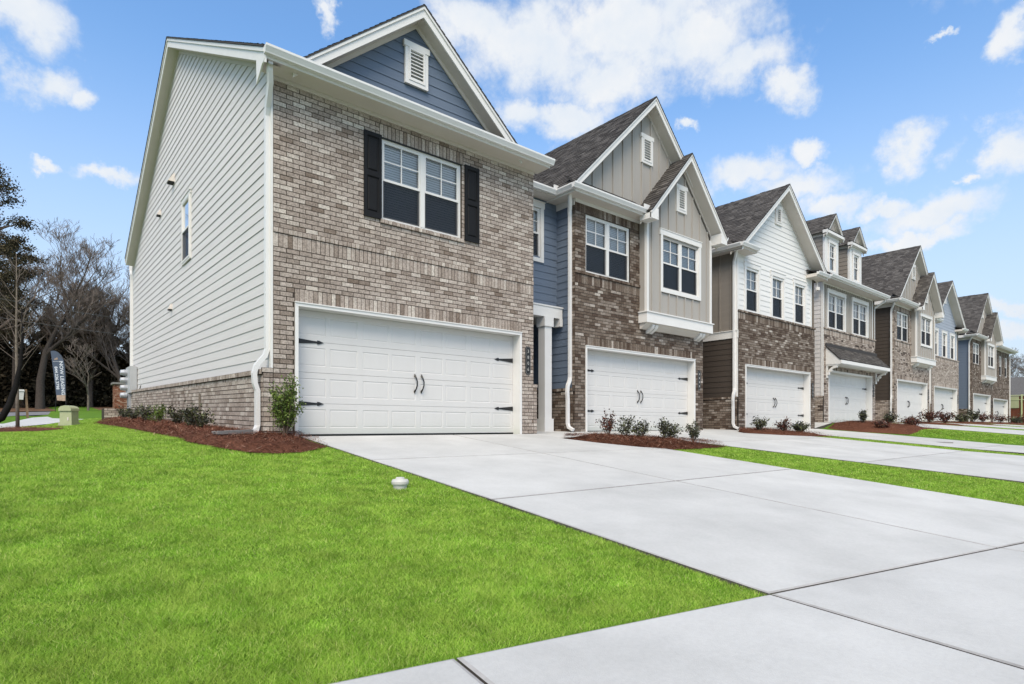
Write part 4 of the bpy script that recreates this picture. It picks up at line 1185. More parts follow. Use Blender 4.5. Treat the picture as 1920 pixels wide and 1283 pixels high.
# ---- houses with three windows in a lap sided gable over brick (third, sixth)
def house_gable(x0, Yf, zb, dz, style, smat, flank, label, gdark):
    H = thing('town_house', (x0, Yf, zb), label, 'house', 'row of town houses')
    W = front(Yf); q = zb + dz; x1 = x0 + 5.84; gu0 = x0 + .43; gu1 = gu0 + 4.98; gt = zb + 28 * BH
    bt = snap(q + 3.98, zb)
    zones = [(gu0, gu1, gt + .018, gt + 3 * BH, .0795, 0), (x0, x1, bt - 3 * BH, bt, .0795, .0)]
    brick_wall(H, W, x0, x1, zb - 4 * BH, bt, [(gu0, gu1, zb - 1, gt)], zones, style, mortar='mortar_dark' if style == 'dark' else 'mortar')
    brick_wall(H, front(Yf - .02), x0 - .02, x1 + .03, bt, bt + .075, [], [(x0 - .02, x1 + .03, bt, bt + .075, .0795, .012)], style, name='cap_course')
    m = MB(); m.box(x0, x1, Yf - .018, Yf + .12, bt, bt + .07); m.build('cap_core', 'mortar', H)
    garage(H, W, gu0, gu1, zb, gt)
    plaque(H, W, (gu1 + x1) / 2, zb + 1.25, zb + 1.85)
    S = front(Yf + .08); uc = x0 + 2.92; zp = q + 8.90; mm = .84; zf = zp - .30
    s0, s1 = x0 + .06, x1 - .16
    wins = [(uc - 2.32, uc - 1.46), (uc - .46, uc + .40), (uc + 1.32, uc + 2.18)]
    holes = [(a, b, bt + .12, q + 5.60) for a, b in wins]
    lap_siding(H, S, bt + .07, zf, lambda v: (max(s0, uc - (zf - v) / mm), min(s1, uc + (zf - v) / mm)), holes, smat, name='gable_siding')
    for a, b in wins:
        window(H, S, a, b, bt + .12, q + 5.60, 1, casing=.10, rec=.06)
    for (a, b) in ((s0 - .02, s0 + .09), (s1 - .09, s1 + .02)):
        m = MB(); S.box(m, a, b, bt + .07, q + 6.0, 0, .032); m.build('corner_board', 'trim', H)
    vent(H, S, uc - .23, uc + .23, q + 7.52, q + 8.22, .012)
    gable_roof(H, W, uc, zp, mm, x0 - .38, x1 + .36, .35, 7.0, seed=int(x0) + 1, fas=.20, wall_d=-.08)
    ze = q + 6.02
    for (a, b) in ((x0 - .38, x0 + .62), (x1 - .62, x1 + .36)):     # eave returns
        m = MB(); m.box(a, b, Yf - .34, Yf + .07, ze - .06, ze + .06); m.build('eave_return', 'trim_soffit', H)
        gutter(H, (a - .10 if a < uc else a, Yf - .34, ze), (b if a < uc else b + .10, Yf - .34, ze), (0, -1, 0))
        shingled(H, (a, Yf - .42, ze + .12), (b, Yf - .42, ze + .12), (b, Yf + .06, ze + .26), (a, Yf + .06, ze + .26), seed=2)
    m = MB(); m.box(x0 - .375, x0 - .355, Yf - .34, Yf + 2.9, ze - .05, ze + .12); m.build('fascia', 'trim', H)
    gutter(H, (x0 - .376, Yf - .34, ze), (x0 - .376, Yf + 2.4, ze), (-1, 0, 0))
    eave_box(H, x0 - .36, x0, Yf, Yf + 2.8, ze - .03)
    # flank
    L = left(x0); r = 2.4
    if flank:
        battens(H, L, q + 3.34, q + 6.0, lambda v: (Yf + .06, Yf + r), [], 'taupe_siding', name='flank_boards')
        m = MB(); L.box(m, Yf, Yf + r, q + 3.10, q + 3.34, -.03, .04); L.box(m, Yf, Yf + r, q + 3.34, q + 3.365, -.03, .065); m.build('porch_beam', 'trim', H)
        lap_siding(H, L, zb + 1.10, q + 3.10, lambda v: (Yf + .06, Yf + r), [], 'brown_siding', name='flank_siding')
    else:
        lap_siding(H, L, zb + 1.10, q + 6.0, lambda v: (Yf + .06, Yf + r), [], smat, name='flank_siding')
    brick_base(H, x0, Yf, Yf + r, zb, zb + 1.12, style)
    m = MB(); L.box(m, Yf + .02, Yf + .10, zb + 1.12, q + 5.95, -.02, .032); m.build('flank_corner_board', 'trim', H)
    corner_downspout(H, x0, Yf, ze + .02, zb)
    lap_siding(H, front(Yf + r), zb, q + 6.1, lambda v: (x0 - 1.95, x0 + .02), [], 'brown_siding', name='recess_siding')
    closing(H, x0, x1, Yf, zb, q + 6, 0, 0, 0, 1)
    shingled(H, (x0 - 2.4, Yf + 1.8, q + 6.1), (x1, Yf + 1.8, q + 6.1), (x1, Yf + 7.2, q + 8.8), (x0 - 2.4, Yf + 7.2, q + 8.8), seed=8, expo=.3)
    shingled(H, (x0 - 2.4, Yf + 13, q + 6.1), (x1, Yf + 13, q + 6.1), (x1, Yf + 7.2, q + 8.8), (x0 - 2.4, Yf + 7.2, q + 8.8), seed=8, expo=.3)
    return H

# ---- fourth house: board and batten over brick, two dormers, roof over the garage
def house_dormer():
    x0, x1, Yf, zb = 22.95, 28.81, .8, .34
    H = thing('town_house', (x0, Yf, zb), 'grey board and batten house with two dormers and shingled hood over garage', 'house', 'row of town houses')
    W = front(Yf); gu0, gu1 = 23.40, 28.38; gt = zb + 28 * BH; bt = snap(4.32, zb)
    zones = [(x0, x1, bt - 3 * BH, bt, .0795, 0), (gu0, gu1, gt + .018, gt + 2 * BH, .0795, 0)]
    brick_wall(H, W, x0, x1, zb - 4 * BH, bt, [(gu0, gu1, zb - 1, gt)], zones, 'mix')
    brick_wall(H, front(Yf - .02), x0 - .02, x1 + .05, bt, bt + .075, [], [(x0 - .02, x1 + .05, bt, bt + .075, .0795, .012)], 'mix', name='cap_course')
    m = MB(); m.box(x0, x1, Yf - .018, Yf + .12, bt, bt + .07); m.build('cap_core', 'mortar', H)
    garage(H, W, gu0, gu1, zb, gt)
    plaque(H, W, 28.60, zb + 1.25, zb + 1.85)
    S = front(Yf + .08); s0, s1 = x0 + .03, x1 - .12
    wins = [(23.56, 25.30), (26.24, 27.98)]
    holes = [(a, b, bt + .12, 5.94) for a, b in wins]
    battens(H, S, bt + .07, 6.29, lambda v: (s0, s1), holes, 'batten_grey', step=.22)
    for a, b in wins:
        window(H, S, a, b, bt + .12, 5.94, 2, casing=.10, rec=.06)
        m = MB()
        for s in (a, b):
            m.poly([S.p(s, bt + .1, 0), S.p(s, 5.94, 0), S.p(s, 5.94, -.1), S.p(s, bt + .1, -.1)])
        m.build('window_jamb', 'trim', H)
    for (a, b) in ((s0 - .02, s0 + .10), (s1 - .09, s1 + .02)):
        m = MB(); S.box(m, a, b, bt + .07, 6.258, 0, .026); m.build('corner_board', 'trim', H)
    m = MB(); S.box(m, s0, s1, 6.26, 6.33, .002, .04); m.build('frieze', 'trim', H)
    eave_box(H, 22.55, 29.1, .36, .88, 6.31)
    m = MB(); m.box(22.55, 29.1, .345, .365, 6.30, 6.47); m.build('fascia', 'trim', H)
    gutter(H, (22.45, .344, 6.35), (29.15, .344, 6.35), (0, -1, 0))
    k = .62
    shingled(H, (22.5, .30, 6.475), (29.1, .30, 6.475), (29.1, 6.3, 6.475 + 6 * k), (22.5, 6.3, 6.475 + 6 * k), seed=31)
    shingled(H, (22.5, 12.3, 6.475), (29.1, 12.3, 6.475), (29.1, 6.3, 6.475 + 6 * k), (22.5, 6.3, 6.475 + 6 * k), seed=32, expo=.3)
    downspout(H, [(29.0, .42, 6.36), (29.0, .44, 6.24), (28.96, .62, 6.10), (28.86, .84, 5.95), (28.86, .86, 5.8), (28.86, .86, zb + .3)], up=(1, 0, 0))
    L = left(x0)
    lap_siding(H, L, zb + 1.12, 6.3, lambda v: (Yf + .06, Yf + 2.4), [], 'side_siding', name='flank_siding')
    brick_base(H, x0, Yf, Yf + 2.4, zb, zb + 1.12, 'mix')
    m = MB(); L.box(m, Yf, Yf + .10, zb + 1.12, 6.28, -.02, .033); m.build('flank_corner_board', 'trim', H)
    lap_siding(H, front(Yf + 2.4), zb, 6.3, lambda v: (21.1, x0 + .02), [], 'side_siding', name='recess_siding')
    m = MB(); m.tube([(22.70, .95, 6.05), (22.70, .95, 5.92)], .10, 12); m.tube([(22.70, .95, 6.05), (22.70, .95, 6.3)], .02, 6); m.build('floodlight', 'trim', H)
    # dormers
    for i, c in enumerate((24.42, 27.12)):
        D = front(1.05); h = .70; zt = 8.66; zb0 = 6.75
        m = MB(); wa, wb_, va, vb_ = c - .31, c + .31, 7.02, 8.24
        wall_sheet(m, D, c - h, c + h, zb0, zt, [(wa, wb_, va, vb_)], 0, .1)
        dm = m.build('dormer', 'trim', H)
        window(H, D, wa, wb_, va, vb_, 1, casing=.09, rec=.05, clear=True)
        for X in (c - h, c + h):
            LL = left(X) if X < c else Plane('L', X)
            if X < c:
                n = 10
                for r in range(n):
                    a = zb0 + r * .19; b = min(a + .19, zt)
                    ya = 1.14; yb0 = .30 + (a - 6.475) / k + .5; yb1 = .30 + (b - 6.475) / k + .5
                    mb = MB(); mb.hexa([LL.p(ya, a, .001), LL.p(yb0, a, .001), LL.p(yb1, b, .001), LL.p(ya, b, .001), LL.p(ya, a, .016), LL.p(yb0, a, .016), LL.p(yb1, b, .004), LL.p(ya, b, .004)])
                    mb.build('board', 'taupe_siding', dm)
            mb = MB(); mb.poly([(X, 1.05, zb0), (X, 4.6, zb0), (X, 4.6, zt), (X, 1.05, zt)]); mb.build('dormer_side', 'taupe_siding', dm)
        mb = MB(); L2 = left(c - h); L2.box(mb, 1.05, 1.14, zb0, zt, 0, .024); L2.box(mb, 1.05, 4.0, zt - .16, zt, 0, .026); mb.build('dormer_trim', 'trim', dm)
        zpk = 9.56; mmm = 1.06; uL, uR = c - .90, c + .90
        gable_roof(H, D, c, zpk, mmm, uL, uR, .16, 3.4, seed=40 + i, fas=.12)
        mb = MB(); D.box(mb, uL - .01, uR + .01, zt - .10, zt + .03, -.02, .19); D.box(mb, c - h, c + h, zt - .22, zt - .10, .002, .03); mb.build('cornice', 'trim', dm)
        sg = shingled(H, (uL, 1.05 - .20, zt + .032), (uR, 1.05 - .20, zt + .032), (uR, 1.04, zt + .12), (uL, 1.04, zt + .12), seed=50 + i)
        mb = MB(); mb.poly([D.p(c - .78, zt + .03, .004), D.p(c + .78, zt + .03, .004), D.p(c, zpk - .18, .004)]); mb.build('pediment', 'batten_grey', dm)
        for u in (-.3, 0, .3):
            mb = MB(); D.box(mb, c + u - .02, c + u + .02, zt + .06, zpk - .2 - abs(u) * mmm, .005, .024); mb.build('batten', 'batten_grey', dm)
    # hood over the garage
    a, b = 23.10, 28.92; zt, ztf, out = 3.60, 2.98, .62
    hd = shingled(H, (a, Yf - out, ztf), (b, Yf - out, ztf), (b, Yf - .012, zt), (a, Yf - .012, zt), name='hood_roof', seed=61)
    m = MB(); m.box(a - .01, b + .01, Yf - .05, Yf - .012, zt - .02, zt + .12); m.build('flashing', 'roof_edge', hd)
    m = MB(); m.box(a + .02, b - .02, Yf - out - .02, Yf - out + .01, ztf - .17, ztf - .03); m.build('hood_fascia', 'trim', hd)
    m = MB()
    for u in (a + .03, b - .06):
        m.prism([W.p(u, z, d) for d, z in ((.01, zt - .06), (out, ztf - .06), (out, ztf - .17), (.01, ztf - .17))], [W.p(u + .03, z, d) for d, z in ((.01, zt - .06), (out, ztf - .06), (out, ztf - .17), (.01, ztf - .17))])
    m.box(a + .03, b - .03, Yf - out, Yf - .012, ztf - .19, ztf - .17); m.build('hood_gable', 'trim', hd)
    for u in (a + .10, b - .10):
        m = MB(); pts = []
        for i in range(9):
            t = i / 8 * math.pi / 2; pts.append((.06 + .40 * (1 - math.cos(t)) , ztf - .62 + .38 * math.sin(t)))
        inn = [(d + .09 if i < 5 else d, z - (.0 if i < 3 else .09)) for i, (d, z) in enumerate(pts)]
        m.prism([W.p(u - .045, z, d) for d, z in pts + inn[::-1]], [W.p(u + .045, z, d) for d, z in pts + inn[::-1]])
        W.box(m, u - .05, u + .05, ztf - .75, ztf - .20, .010, .07); W.box(m, u - .05, u + .05, ztf - .25, ztf - .19, .07, .52); m.build('hood_bracket', 'trim', hd)
    closing(H, x0, x1, Yf, zb, 6.3, 0, 0, 0, 1)
    return H

def house_last():
    x0, x1, Yf, zb = 54.35, 60.25, 1.2, .32
    H = thing('town_house', (x0, Yf, zb), 'plain brown brick house at the far end of the row', 'house', 'row of town houses')
    W = front(Yf); gu0, gu1 = 54.74, 59.70; gt = zb + 25.5 * BH
    wv0, wv1 = snap(4.2, zb), snap(5.82, zb)
    wins = [(56.75, 57.65), (58.70, 59.60)]
    zones = [(gu0, gu1, gt + .018, gt + 3 * BH, .0795, 0), (x0, x1, snap(3.3, zb), snap(3.54, zb), .0795, 0.01)] + [(a - .04, b + .04, wv1, wv1 + 3 * BH, .0795, 0) for a, b in wins]
    brick_wall(H, W, x0, x1, zb - 4 * BH, 6.25, [(gu0, gu1, zb - 1, gt)] + [(a, b, wv0, wv1) for a, b in wins], zones, 'dark', mortar='mortar_dark')
    garage(H, W, gu0, gu1, zb, gt)
    for a, b in wins:
        window(H, W, a, b, wv0, wv1, 1)
    plaque(H, W, 54.55, zb + 1.25, zb + 1.85)
    eave_box(H, x0, 60.6, Yf - .42, Yf, 6.26)
    m = MB(); m.box(x0, 60.6, Yf - .435, Yf - .415, 6.25, 6.42); W.box(m, x0, x1, 6.19, 6.258, .002, .03); m.build('fascia', 'trim', H)
    gutter(H, (x0, Yf - .436, 6.30), (60.65, Yf - .436, 6.30), (0, -1, 0))
    downspout(H, [(60.5, .84, 6.3), (60.5, .86, 6.2), (60.42, 1.05, 6.05), (60.30, 1.15, 5.95), (60.30, 1.15, .4)])
    shingled(H, (x0, Yf - .46, 6.43), (60.6, Yf - .46, 6.43), (60.6, 7.2, 9.4), (x0, 7.2, 9.4), seed=71)
    shingled(H, (x0, 15, 6.43), (60.6, 15, 6.43), (60.6, 7.2, 9.4), (x0, 7.2, 9.4), seed=72, expo=.3)
    m = MB(); m.poly([(x1, Yf, 0), (x1, 14.6, 0), (x1, 14.6, 6.3), (x1, 7.2, 9.3), (x1, Yf, 6.3)]); m.build('end_wall', 'taupe_siding', H)
    return H

house_one()
house_bay(7.65, .6, .02, .0, 'dark', 'blue_siding', 'dark brick house with twin grey gables and bay, next to blue entry recess')
house_gable(15.28, .4, .04, .0, 'dark', 'white_siding', True, 'dark brick house with white lap sided gable and three narrow windows', False)
house_dormer()
house_bay(31.50, .8, .40, .20, 'mix', 'brown_siding', 'light brick house with grey double gable and bay, just past the dormers')
house_gable(39.30, 1.2, .42, .10, 'light', 'pale_blue_siding', False, 'house with pale blue lap sided gable over beige brick', False)
house_bay(48.44, 1.2, .30, .25, 'dark', 'blue_siding', 'far dark brick house with double gable, bay and blue flank')
house_last()

# ------------------------------------------------------------------ planting
def leaf_quads(mb, centres, size, rg, flat=0.0):
    for c in centres:
        s = size * rg.uniform(.6, 1.3)
        a = Vector((rg.gauss(0, 1), rg.gauss(0, 1), rg.gauss(0, 1 - flat))).normalized()
        b = a.cross(Vector((rg.gauss(0, 1), rg.gauss(0, 1), rg.gauss(0, 1)))).normalized() * s * .30
        a = a * s * .5; c = Vector(c)
        mb.poly([c - a, c - a * .1 + b, c + a, c - a * .1 - b])

def shrub(x, y, h, w, mat, seed, label, group, n=420, leaf=.05, name='shrub', spread=.75, dome=False):
    rg = random.Random(seed); z = G(x, y) + .05
    if not dome: h *= .86; w *= .90
    T = thing(name, (x, y, z), label, 'shrub', group)
    st = MB(); lv = []
    k = 11 if not dome else 24
    for i in range(k):
        a = 6.283 * i / k + rg.uniform(-.4, .4); r = w * .5 * rg.uniform(.25, 1.0); hh = h * rg.uniform(.55, 1.0) * (1 - .25 * (r / (w * .5)) ** 2)
        p0 = Vector((x + rg.uniform(-.03, .03), y + rg.uniform(-.03, .03), z - .05)); p3 = Vector((x + math.cos(a) * r, y + math.sin(a) * r, z + hh))
        p1 = p0.lerp(p3, .4) + Vector((rg.uniform(-.03, .03), rg.uniform(-.03, .03), h * .06)); p2 = p0.lerp(p3, .75) + Vector((rg.uniform(-.04, .04), rg.uniform(-.04, .04), h * .03))
        pts = [p0, p1, p2, p3]; st.tube(pts, [.008, .006, .004, .002], 4)
        for j in range(n // k):
            t = rg.uniform(.25 if not dome else .18, 1.02) ** .8
            q = pts[0].lerp(pts[1], t / .4) if t < .4 else (pts[1].lerp(pts[2], (t - .4) / .35) if t < .75 else pts[2].lerp(pts[3], (t - .75) / .25))
            sp = w * .13 * (spread + t * .5)
            lv.append(q + Vector((rg.gauss(0, sp * .6), rg.gauss(0, sp * .6), rg.gauss(0, sp * .5))))
    st.build('stem', 'stem', T)
    lm = MB(); leaf_quads(lm, [q for q in lv if q.z > z - .01], leaf, rg); lm.build('foliage', mat, T)
    return T

G1 = 'small shrubs along the side wall'
side = [(-.62, 12.6, .50, .55, 'leaf_dark', 'farthest small dark shrub by the meters at the rear corner'),
        (-.62, 10.4, .50, .6, 'leaf_dark', 'dark shrub second from the rear corner of the side wall'),
        (-.66, 7.9, .55, .62, 'leaf_dark', 'greenish low shrub third from the rear corner of the side wall'),
        (-.60, 6.5, .55, .50, 'leaf_green', 'bright leaved low shrub third from the front in the side bed'),
        (-.55, 4.6, .56, .55, 'leaf_dark', 'open twiggy shrub left of the thin pipe on the brick base'),
        (-.55, 3.3, .50, .40, 'leaf_dark', 'slim shrub right beside the thin pipe on the brick base'),
        (-.62, 2.25, .52, .62, 'leaf_dark', 'bushy shrub nearest the splash block in the side bed')]
for i, (x, y, h, w_, m_, lb) in enumerate(side):
    shrub(x, y, h, w_, m_, 100 + i, lb, G1, 620, .05)
shrub(.06, -.42, 1.02, .46, 'leaf_green', 120, 'tall bright green bush at the brick corner by the garage', None, 3800, .038, 'evergreen_bush', .8, True)
G2 = 'shrubs in the straw wedge by the second garage'
mid = [(7.25, -.85, .66, .6, 'leaf_red', 'tallest reddish shrub at the left of the straw wedge'),
       (7.42, -1.25, .56, .62, 'leaf_dark', 'broad dark shrub second from left in the straw wedge'),
       (7.70, -1.45, .46, .66, 'leaf_dark', 'low dark shrub in the middle of the straw wedge'),
       (7.86, -1.95, .62, .40, 'leaf_dark', 'upright dark shrub third from right in the straw wedge'),
       (8.22, -1.90, .42, .62, 'leaf_dark', 'spreading dark shrub second from right in the straw wedge'),
       (8.24, -2.45, .58, .36, 'leaf_dark', 'rightmost upright shrub in the straw wedge')]
for i, (x, y, h, w_, m_, lb) in enumerate(mid):
    shrub(x, y, h, w_, m_, 140 + i, lb, G2, 520, .048)
G3 = 'shrubs before the white gabled house'
for i, (x, y, h, w_, m_, lb) in enumerate([(14.9, -.55, .55, .65, 'leaf_dark', 'leftmost dark shrub before the white gabled house'), (15.65, -.95, .50, .6, 'leaf_red', 'dense reddish shrub before the white gabled house'),
                             (16.1, -1.2, .42, .5, 'leaf_dark', 'small dark shrub right of the reddish one by the third garage'), (16.6, -1.1, .42, .6, 'leaf_dark', 'spreading shrub at the right end of the third bed')]):
    shrub(x, y, h, w_, m_, 160 + i, lb, G3, 560, .058)
G4 = 'shrubs before the house with dormers'
for i, (x, y, h, w_, m_, lb) in enumerate([(22.9, -.75, .62, .42, 'leaf_dark', 'thin upright shrub in front of the hooded garage'), (22.2, -1.6, .40, .65, 'leaf_red', 'low reddish shrub in front of the hooded garage'),
                             (23.5, -1.5, .60, .6, 'leaf_dark', 'taller dark shrub right in the bed of the dormer house'), (23.6, -2.2, .42, .8, 'leaf_red', 'wide low reddish shrub at the bed front of the dormer house'), (24.3, -2.0, .40, .6, 'leaf_red', 'small reddish shrub at the right end of the dormer house bed')]):
    shrub(x, y, h, w_, m_, 170 + i, lb, G4, 700, .06)
G5 = 'shrubs before the far houses'
for i, (x, y, h, w_, m_, lb) in enumerate([(31.2, -.8, .75, .9, 'leaf_red', 'reddish shrub left of the fifth garage door'), (32.6, -1.1, .75, 1.0, 'leaf_red', 'wide reddish shrub before the fifth garage door'),
                             (38.3, -.5, .6, 1.1, 'leaf_dark', 'low dark shrub before the pale blue gabled house'), (39.4, -.8, .95, .7, 'leaf_dark', 'taller dark shrub before the pale blue gabled house'),
                             (46.6, .2, .8, 1.2, 'leaf_red', 'reddish shrub below the far blue flank'), (48.6, -.4, .7, 1.3, 'leaf_red', 'broad reddish shrub before the seventh garage'),
                             (50.4, -.9, .6, 1.2, 'leaf_dark', 'dark shrub before the seventh garage'), (54.6, -.5, .7, 1.2, 'leaf_red', 'last reddish shrub by the end garages')]):
    shrub(x, y, h, w_, m_, 180 + i, lb, G5, 600, .085)

def branch(segs, p, d, L, r, depth, rg, maxd, up):
    n = 4 if depth < 2 else 3
    pts = [p.copy()]; rs = [r]; q = p.copy(); dd = d.copy()
    for i in range(n):
        dd = (dd + Vector((rg.gauss(0, .13), rg.gauss(0, .13), rg.gauss(0, .08) + up * .06))).normalized()
        q = q + dd * (L / n); pts.append(q.copy()); rs.append(r * (1 - (.80 if depth == 0 else .55) * (i + 1) / n))
    segs.append((depth, pts, rs))
    if depth >= maxd: return
    k = (7, 6, 5, 4, 3, 3)[depth] if depth < 6 else 2
    for i in range(k):
        t = rg.uniform(.30 if depth == 0 else .2, 1.0); idx = min(n - 1, int(t * n)); f = t * n - idx
        o = pts[idx].lerp(pts[idx + 1], f)
        ax = Vector((rg.gauss(0, 1), rg.gauss(0, 1), rg.gauss(0, .35) + up)).normalized()
        nd_ = (dd * rg.uniform(.5, .9) + ax * rg.uniform(.55, .95)).normalized()
        branch(segs, o, nd_, L * rg.uniform(.48, .70) * (1.15 - .4 * t), max(.006, rs[idx] * rg.uniform(.42, .62)), depth + 1, rg, maxd, up)

def bare_tree(x, y, H, r, seed, label, maxd=4, mat='bark', up=.55, group='bare trees beyond the side road', lean=(0, 0), rmin=.011):
    rg = random.Random(seed); z = G(x, y) - .1
    T = thing('bare_tree', (x, y, z), label, 'tree', group)
    segs = []
    branch(segs, Vector((x, y, z)), Vector((lean[0], lean[1], 1)).normalized(), H * .60, r, 0, rg, maxd, up)
    top = max(p.z for s in segs for p in s[1]); k = H / (top - z)
    tr, cr = MB(), MB()
    for dpt, pts, rs in segs:
        pts = [Vector((x + (p.x - x) * k, y + (p.y - y) * k, z + (p.z - z) * k)) for p in pts]
        if dpt < 2: tr.tube(pts, rs, 7, False)
        else: cr.tube(pts, [max(rmin, a) for a in rs], 3, False)
    tr.build('trunk', mat, T, smooth=True); cr.build('crown', 'twig', T)
    return T

bare_tree(-1.96, 54.3, 17.5, .36, 3, 'biggest bare tree with thick dark trunk behind the flag', 5)
bare_tree(-4.9, 57.0, 19.0, .36, 5, 'bare tree at the left picture edge behind the leaning trunk', 5)
bare_tree(1.9, 60.0, 15.0, .30, 8, 'bare tree between the big tree and the house', 5)
bare_tree(4.6, 57.0, 12.0, .26, 12, 'bare tree with spreading twigs right against the house edge', 5)
bare_tree(.62, 43.6, 5.6, .085, 15, 'small pale barked bare tree right of the flag', 3, 'bark_pale')
bare_tree(3.0, 64.0, 14.0, .24, 61, 'grey bare tree behind and right of the flag', 5)
bare_tree(5.9, 60.5, 11.5, .22, 62, 'dense bare tree just left of the pale side wall', 5)
bare_tree(-.4, 65.0, 15.5, .26, 63, 'tall bare tree behind the biggest one', 5)
bare_tree(-3.0, 61.0, 15.0, .26, 64, 'bare tree between the pines and the biggest tree', 5)
bare_tree(7.0, 66.0, 14.0, .26, 18, 'bare tree mostly hidden behind the rear corner of the house', 4)
bare_tree(-7.5, 62.0, 16.0, .3, 19, 'slender bare tree deep in the wood at far left', 4)
T = thing('sapling', (-3.22, 9.9, G(-3.22, 9.9)), 'slim straight sapling standing in the mulch ring', 'tree', 'young trees beside the path')
zs_ = G(-3.22, 9.9)
MB().tube([(-3.22, 9.9, zs_ - .05), (-3.23, 9.9, zs_ + 1.0), (-3.25, 9.92, zs_ + 2.2), (-3.24, 9.92, zs_ + 3.6), (-3.25, 9.9, zs_ + 4.5)], [.045, .036, .028, .016, .005], 7).build('trunk', 'bark_pale', T, smooth=True)
m = MB(); rg = random.Random(8)
for i in range(26):
    z0 = zs_ + rg.uniform(1.5, 4.2); a = rg.uniform(0, 6.28); L_ = rg.uniform(.35, .95) * (1.15 - (z0 - zs_) / 6)
    p0 = Vector((-3.24, 9.91, z0)); p1 = p0 + Vector((math.cos(a) * L_ * .5, math.sin(a) * L_ * .5, L_ * .45)); p2 = p1 + Vector((math.cos(a + .3) * L_ * .4, math.sin(a + .3) * L_ * .4, L_ * .65))
    m.tube([p0, p1, p2], [.008, .005, .002], 4)
    for k in range(3):
        q = p0.lerp(p2, rg.uniform(.3, .9)); b = a + rg.uniform(-1.2, 1.2)
        m.tube([q, q + Vector((math.cos(b) * .2, math.sin(b) * .2, .22))], [.004, .0015], 3)
m.build('crown', 'twig', T)
bare_tree(107, 10, 11.2, .22, 31, 'left bare tree above the grey roof at far right', 5, 'bark', .3, 'bare trees behind the grey roof')
bare_tree(112, 6.0, 10.6, .22, 32, 'right bare tree above the grey roof at far right', 5, 'bark', .3, 'bare trees behind the grey roof')
# leaning dark trunk
T = thing('leaning_tree', (-4.05, 6.3, G(-4.05, 6.3)), 'black leaning curved trunk at the left edge of the picture', 'tree', 'young trees beside the path')
m = MB(); m.tube([(-4.05, 6.3, 0.0), (-3.75, 6.2, .14), (-3.45, 6.05, .34), (-3.33, 6.0, .62), (-3.23, 5.95, 1.0), (-3.16, 5.9, 1.45), (-3.13, 5.9, 1.95), (-3.14, 5.95, 2.6)], [.085, .08, .072, .064, .055, .040, .024, .010], 8)
m.build('trunk', 'bark_dark', T, smooth=True)
m = MB(); rg = random.Random(3)
for i in range(10):
    z0 = rg.uniform(1.3, 2.5); a = rg.uniform(0, 6.28)
    m.tube([(-3.15, 5.9, z0), (-3.15 + .2 * math.cos(a), 5.9 + .2 * math.sin(a), z0 + .2), (-3.15 + .45 * math.cos(a + .2), 5.9 + .45 * math.sin(a + .2), z0 + .55)], [.008, .005, .003], 4)
m.build('crown', 'twig', T)

def evergreen(x, y, H, R, seed, label, n=5200, cone=True, leaf=.34, base=.08, name='evergreen_tree'):
    rg = random.Random(seed); z = G(x, y) - .1
    T = thing(name, (x, y, z), label, 'tree', 'evergreens beyond the side road')
    t = MB(); t.tube([(x, y, z), (x + rg.uniform(-.2, .2), y, z + H * .5), (x, y, z + H * .96)], [H * .018, H * .012, .03], 7)
    t.build('trunk', 'bark', T)
    lv = []
    if cone:
        for i in range(n):
            f = rg.random() ** 1.3; zz = z + H * (base + (1 - base) * f)
            rr = R * (1 - f) ** .8 * (.85 + .35 * math.sin(f * 40 + rg.uniform(-.6, .6))) * rg.random() ** .4; a = rg.uniform(0, 6.283)
            lv.append((x + rr * math.cos(a), y + rr * math.sin(a), zz - rr * .15))
    else:
        cl = []
        for i in range(34):
            f = rg.uniform(.42, 1.0); rr = R * (1 - abs(f - .62) * 1.5) * rg.uniform(.25, 1); a = rg.uniform(0, 6.283)
            c = (x + rr * math.cos(a), y + rr * math.sin(a), z + H * f)
            cl.append(c); b = MB()
            t2 = (x, y, z + H * max(.3, f - .12))
            lv += [(c[0] + rg.gauss(0, R * .13), c[1] + rg.gauss(0, R * .13), c[2] + rg.gauss(0, R * .07)) for _ in range(n // 34)]
        m = MB()
        for c in cl:
            m.tube([(x, y, c[2] - R * .35), tuple(Vector((x, y, c[2] - R * .35)).lerp(Vector(c), .6)), c], [.07, .045, .015], 4)
        m.build('limb', 'bark', T)
    mb = MB(); leaf_quads(mb, lv, leaf, rg); mb.build('crown', 'needle', T)
    return T
evergreen(-5.0, 50.0, 19.0, 3.2, 41, 'tall dark pine at the upper left with clumped crown', 11000, False, .17, name='pine_tree')
evergreen(-3.6, 58.0, 15.5, 2.6, 42, 'second dark pine just right of the tall pine', 9000, False, .17, name='pine_tree')
for i, (x, y, H_, R_, lb) in enumerate([(-8.5, 63, 12.5, 3.6, 'wide dark cedar at the far left of the wood'), (-4.6, 66, 11.6, 3.4, 'dark cedar behind the leaning trunk'), (-1.0, 68, 10.6, 3.4, 'dark cedar behind the biggest bare tree'),
                             (1.4, 66, 9.6, 3.1, 'dark cedar behind the flag'), (3.6, 64, 10.2, 3.1, 'dark cedar right of the flag'), (6.2, 62, 9.4, 3.0, 'dark cedar above the brick pillar'), (9.5, 66, 10.0, 3.2, 'dark cedar hidden beside the house edge')]):
    evergreen(x, y, H_, R_, 50 + i, lb, 6500, True, .40)
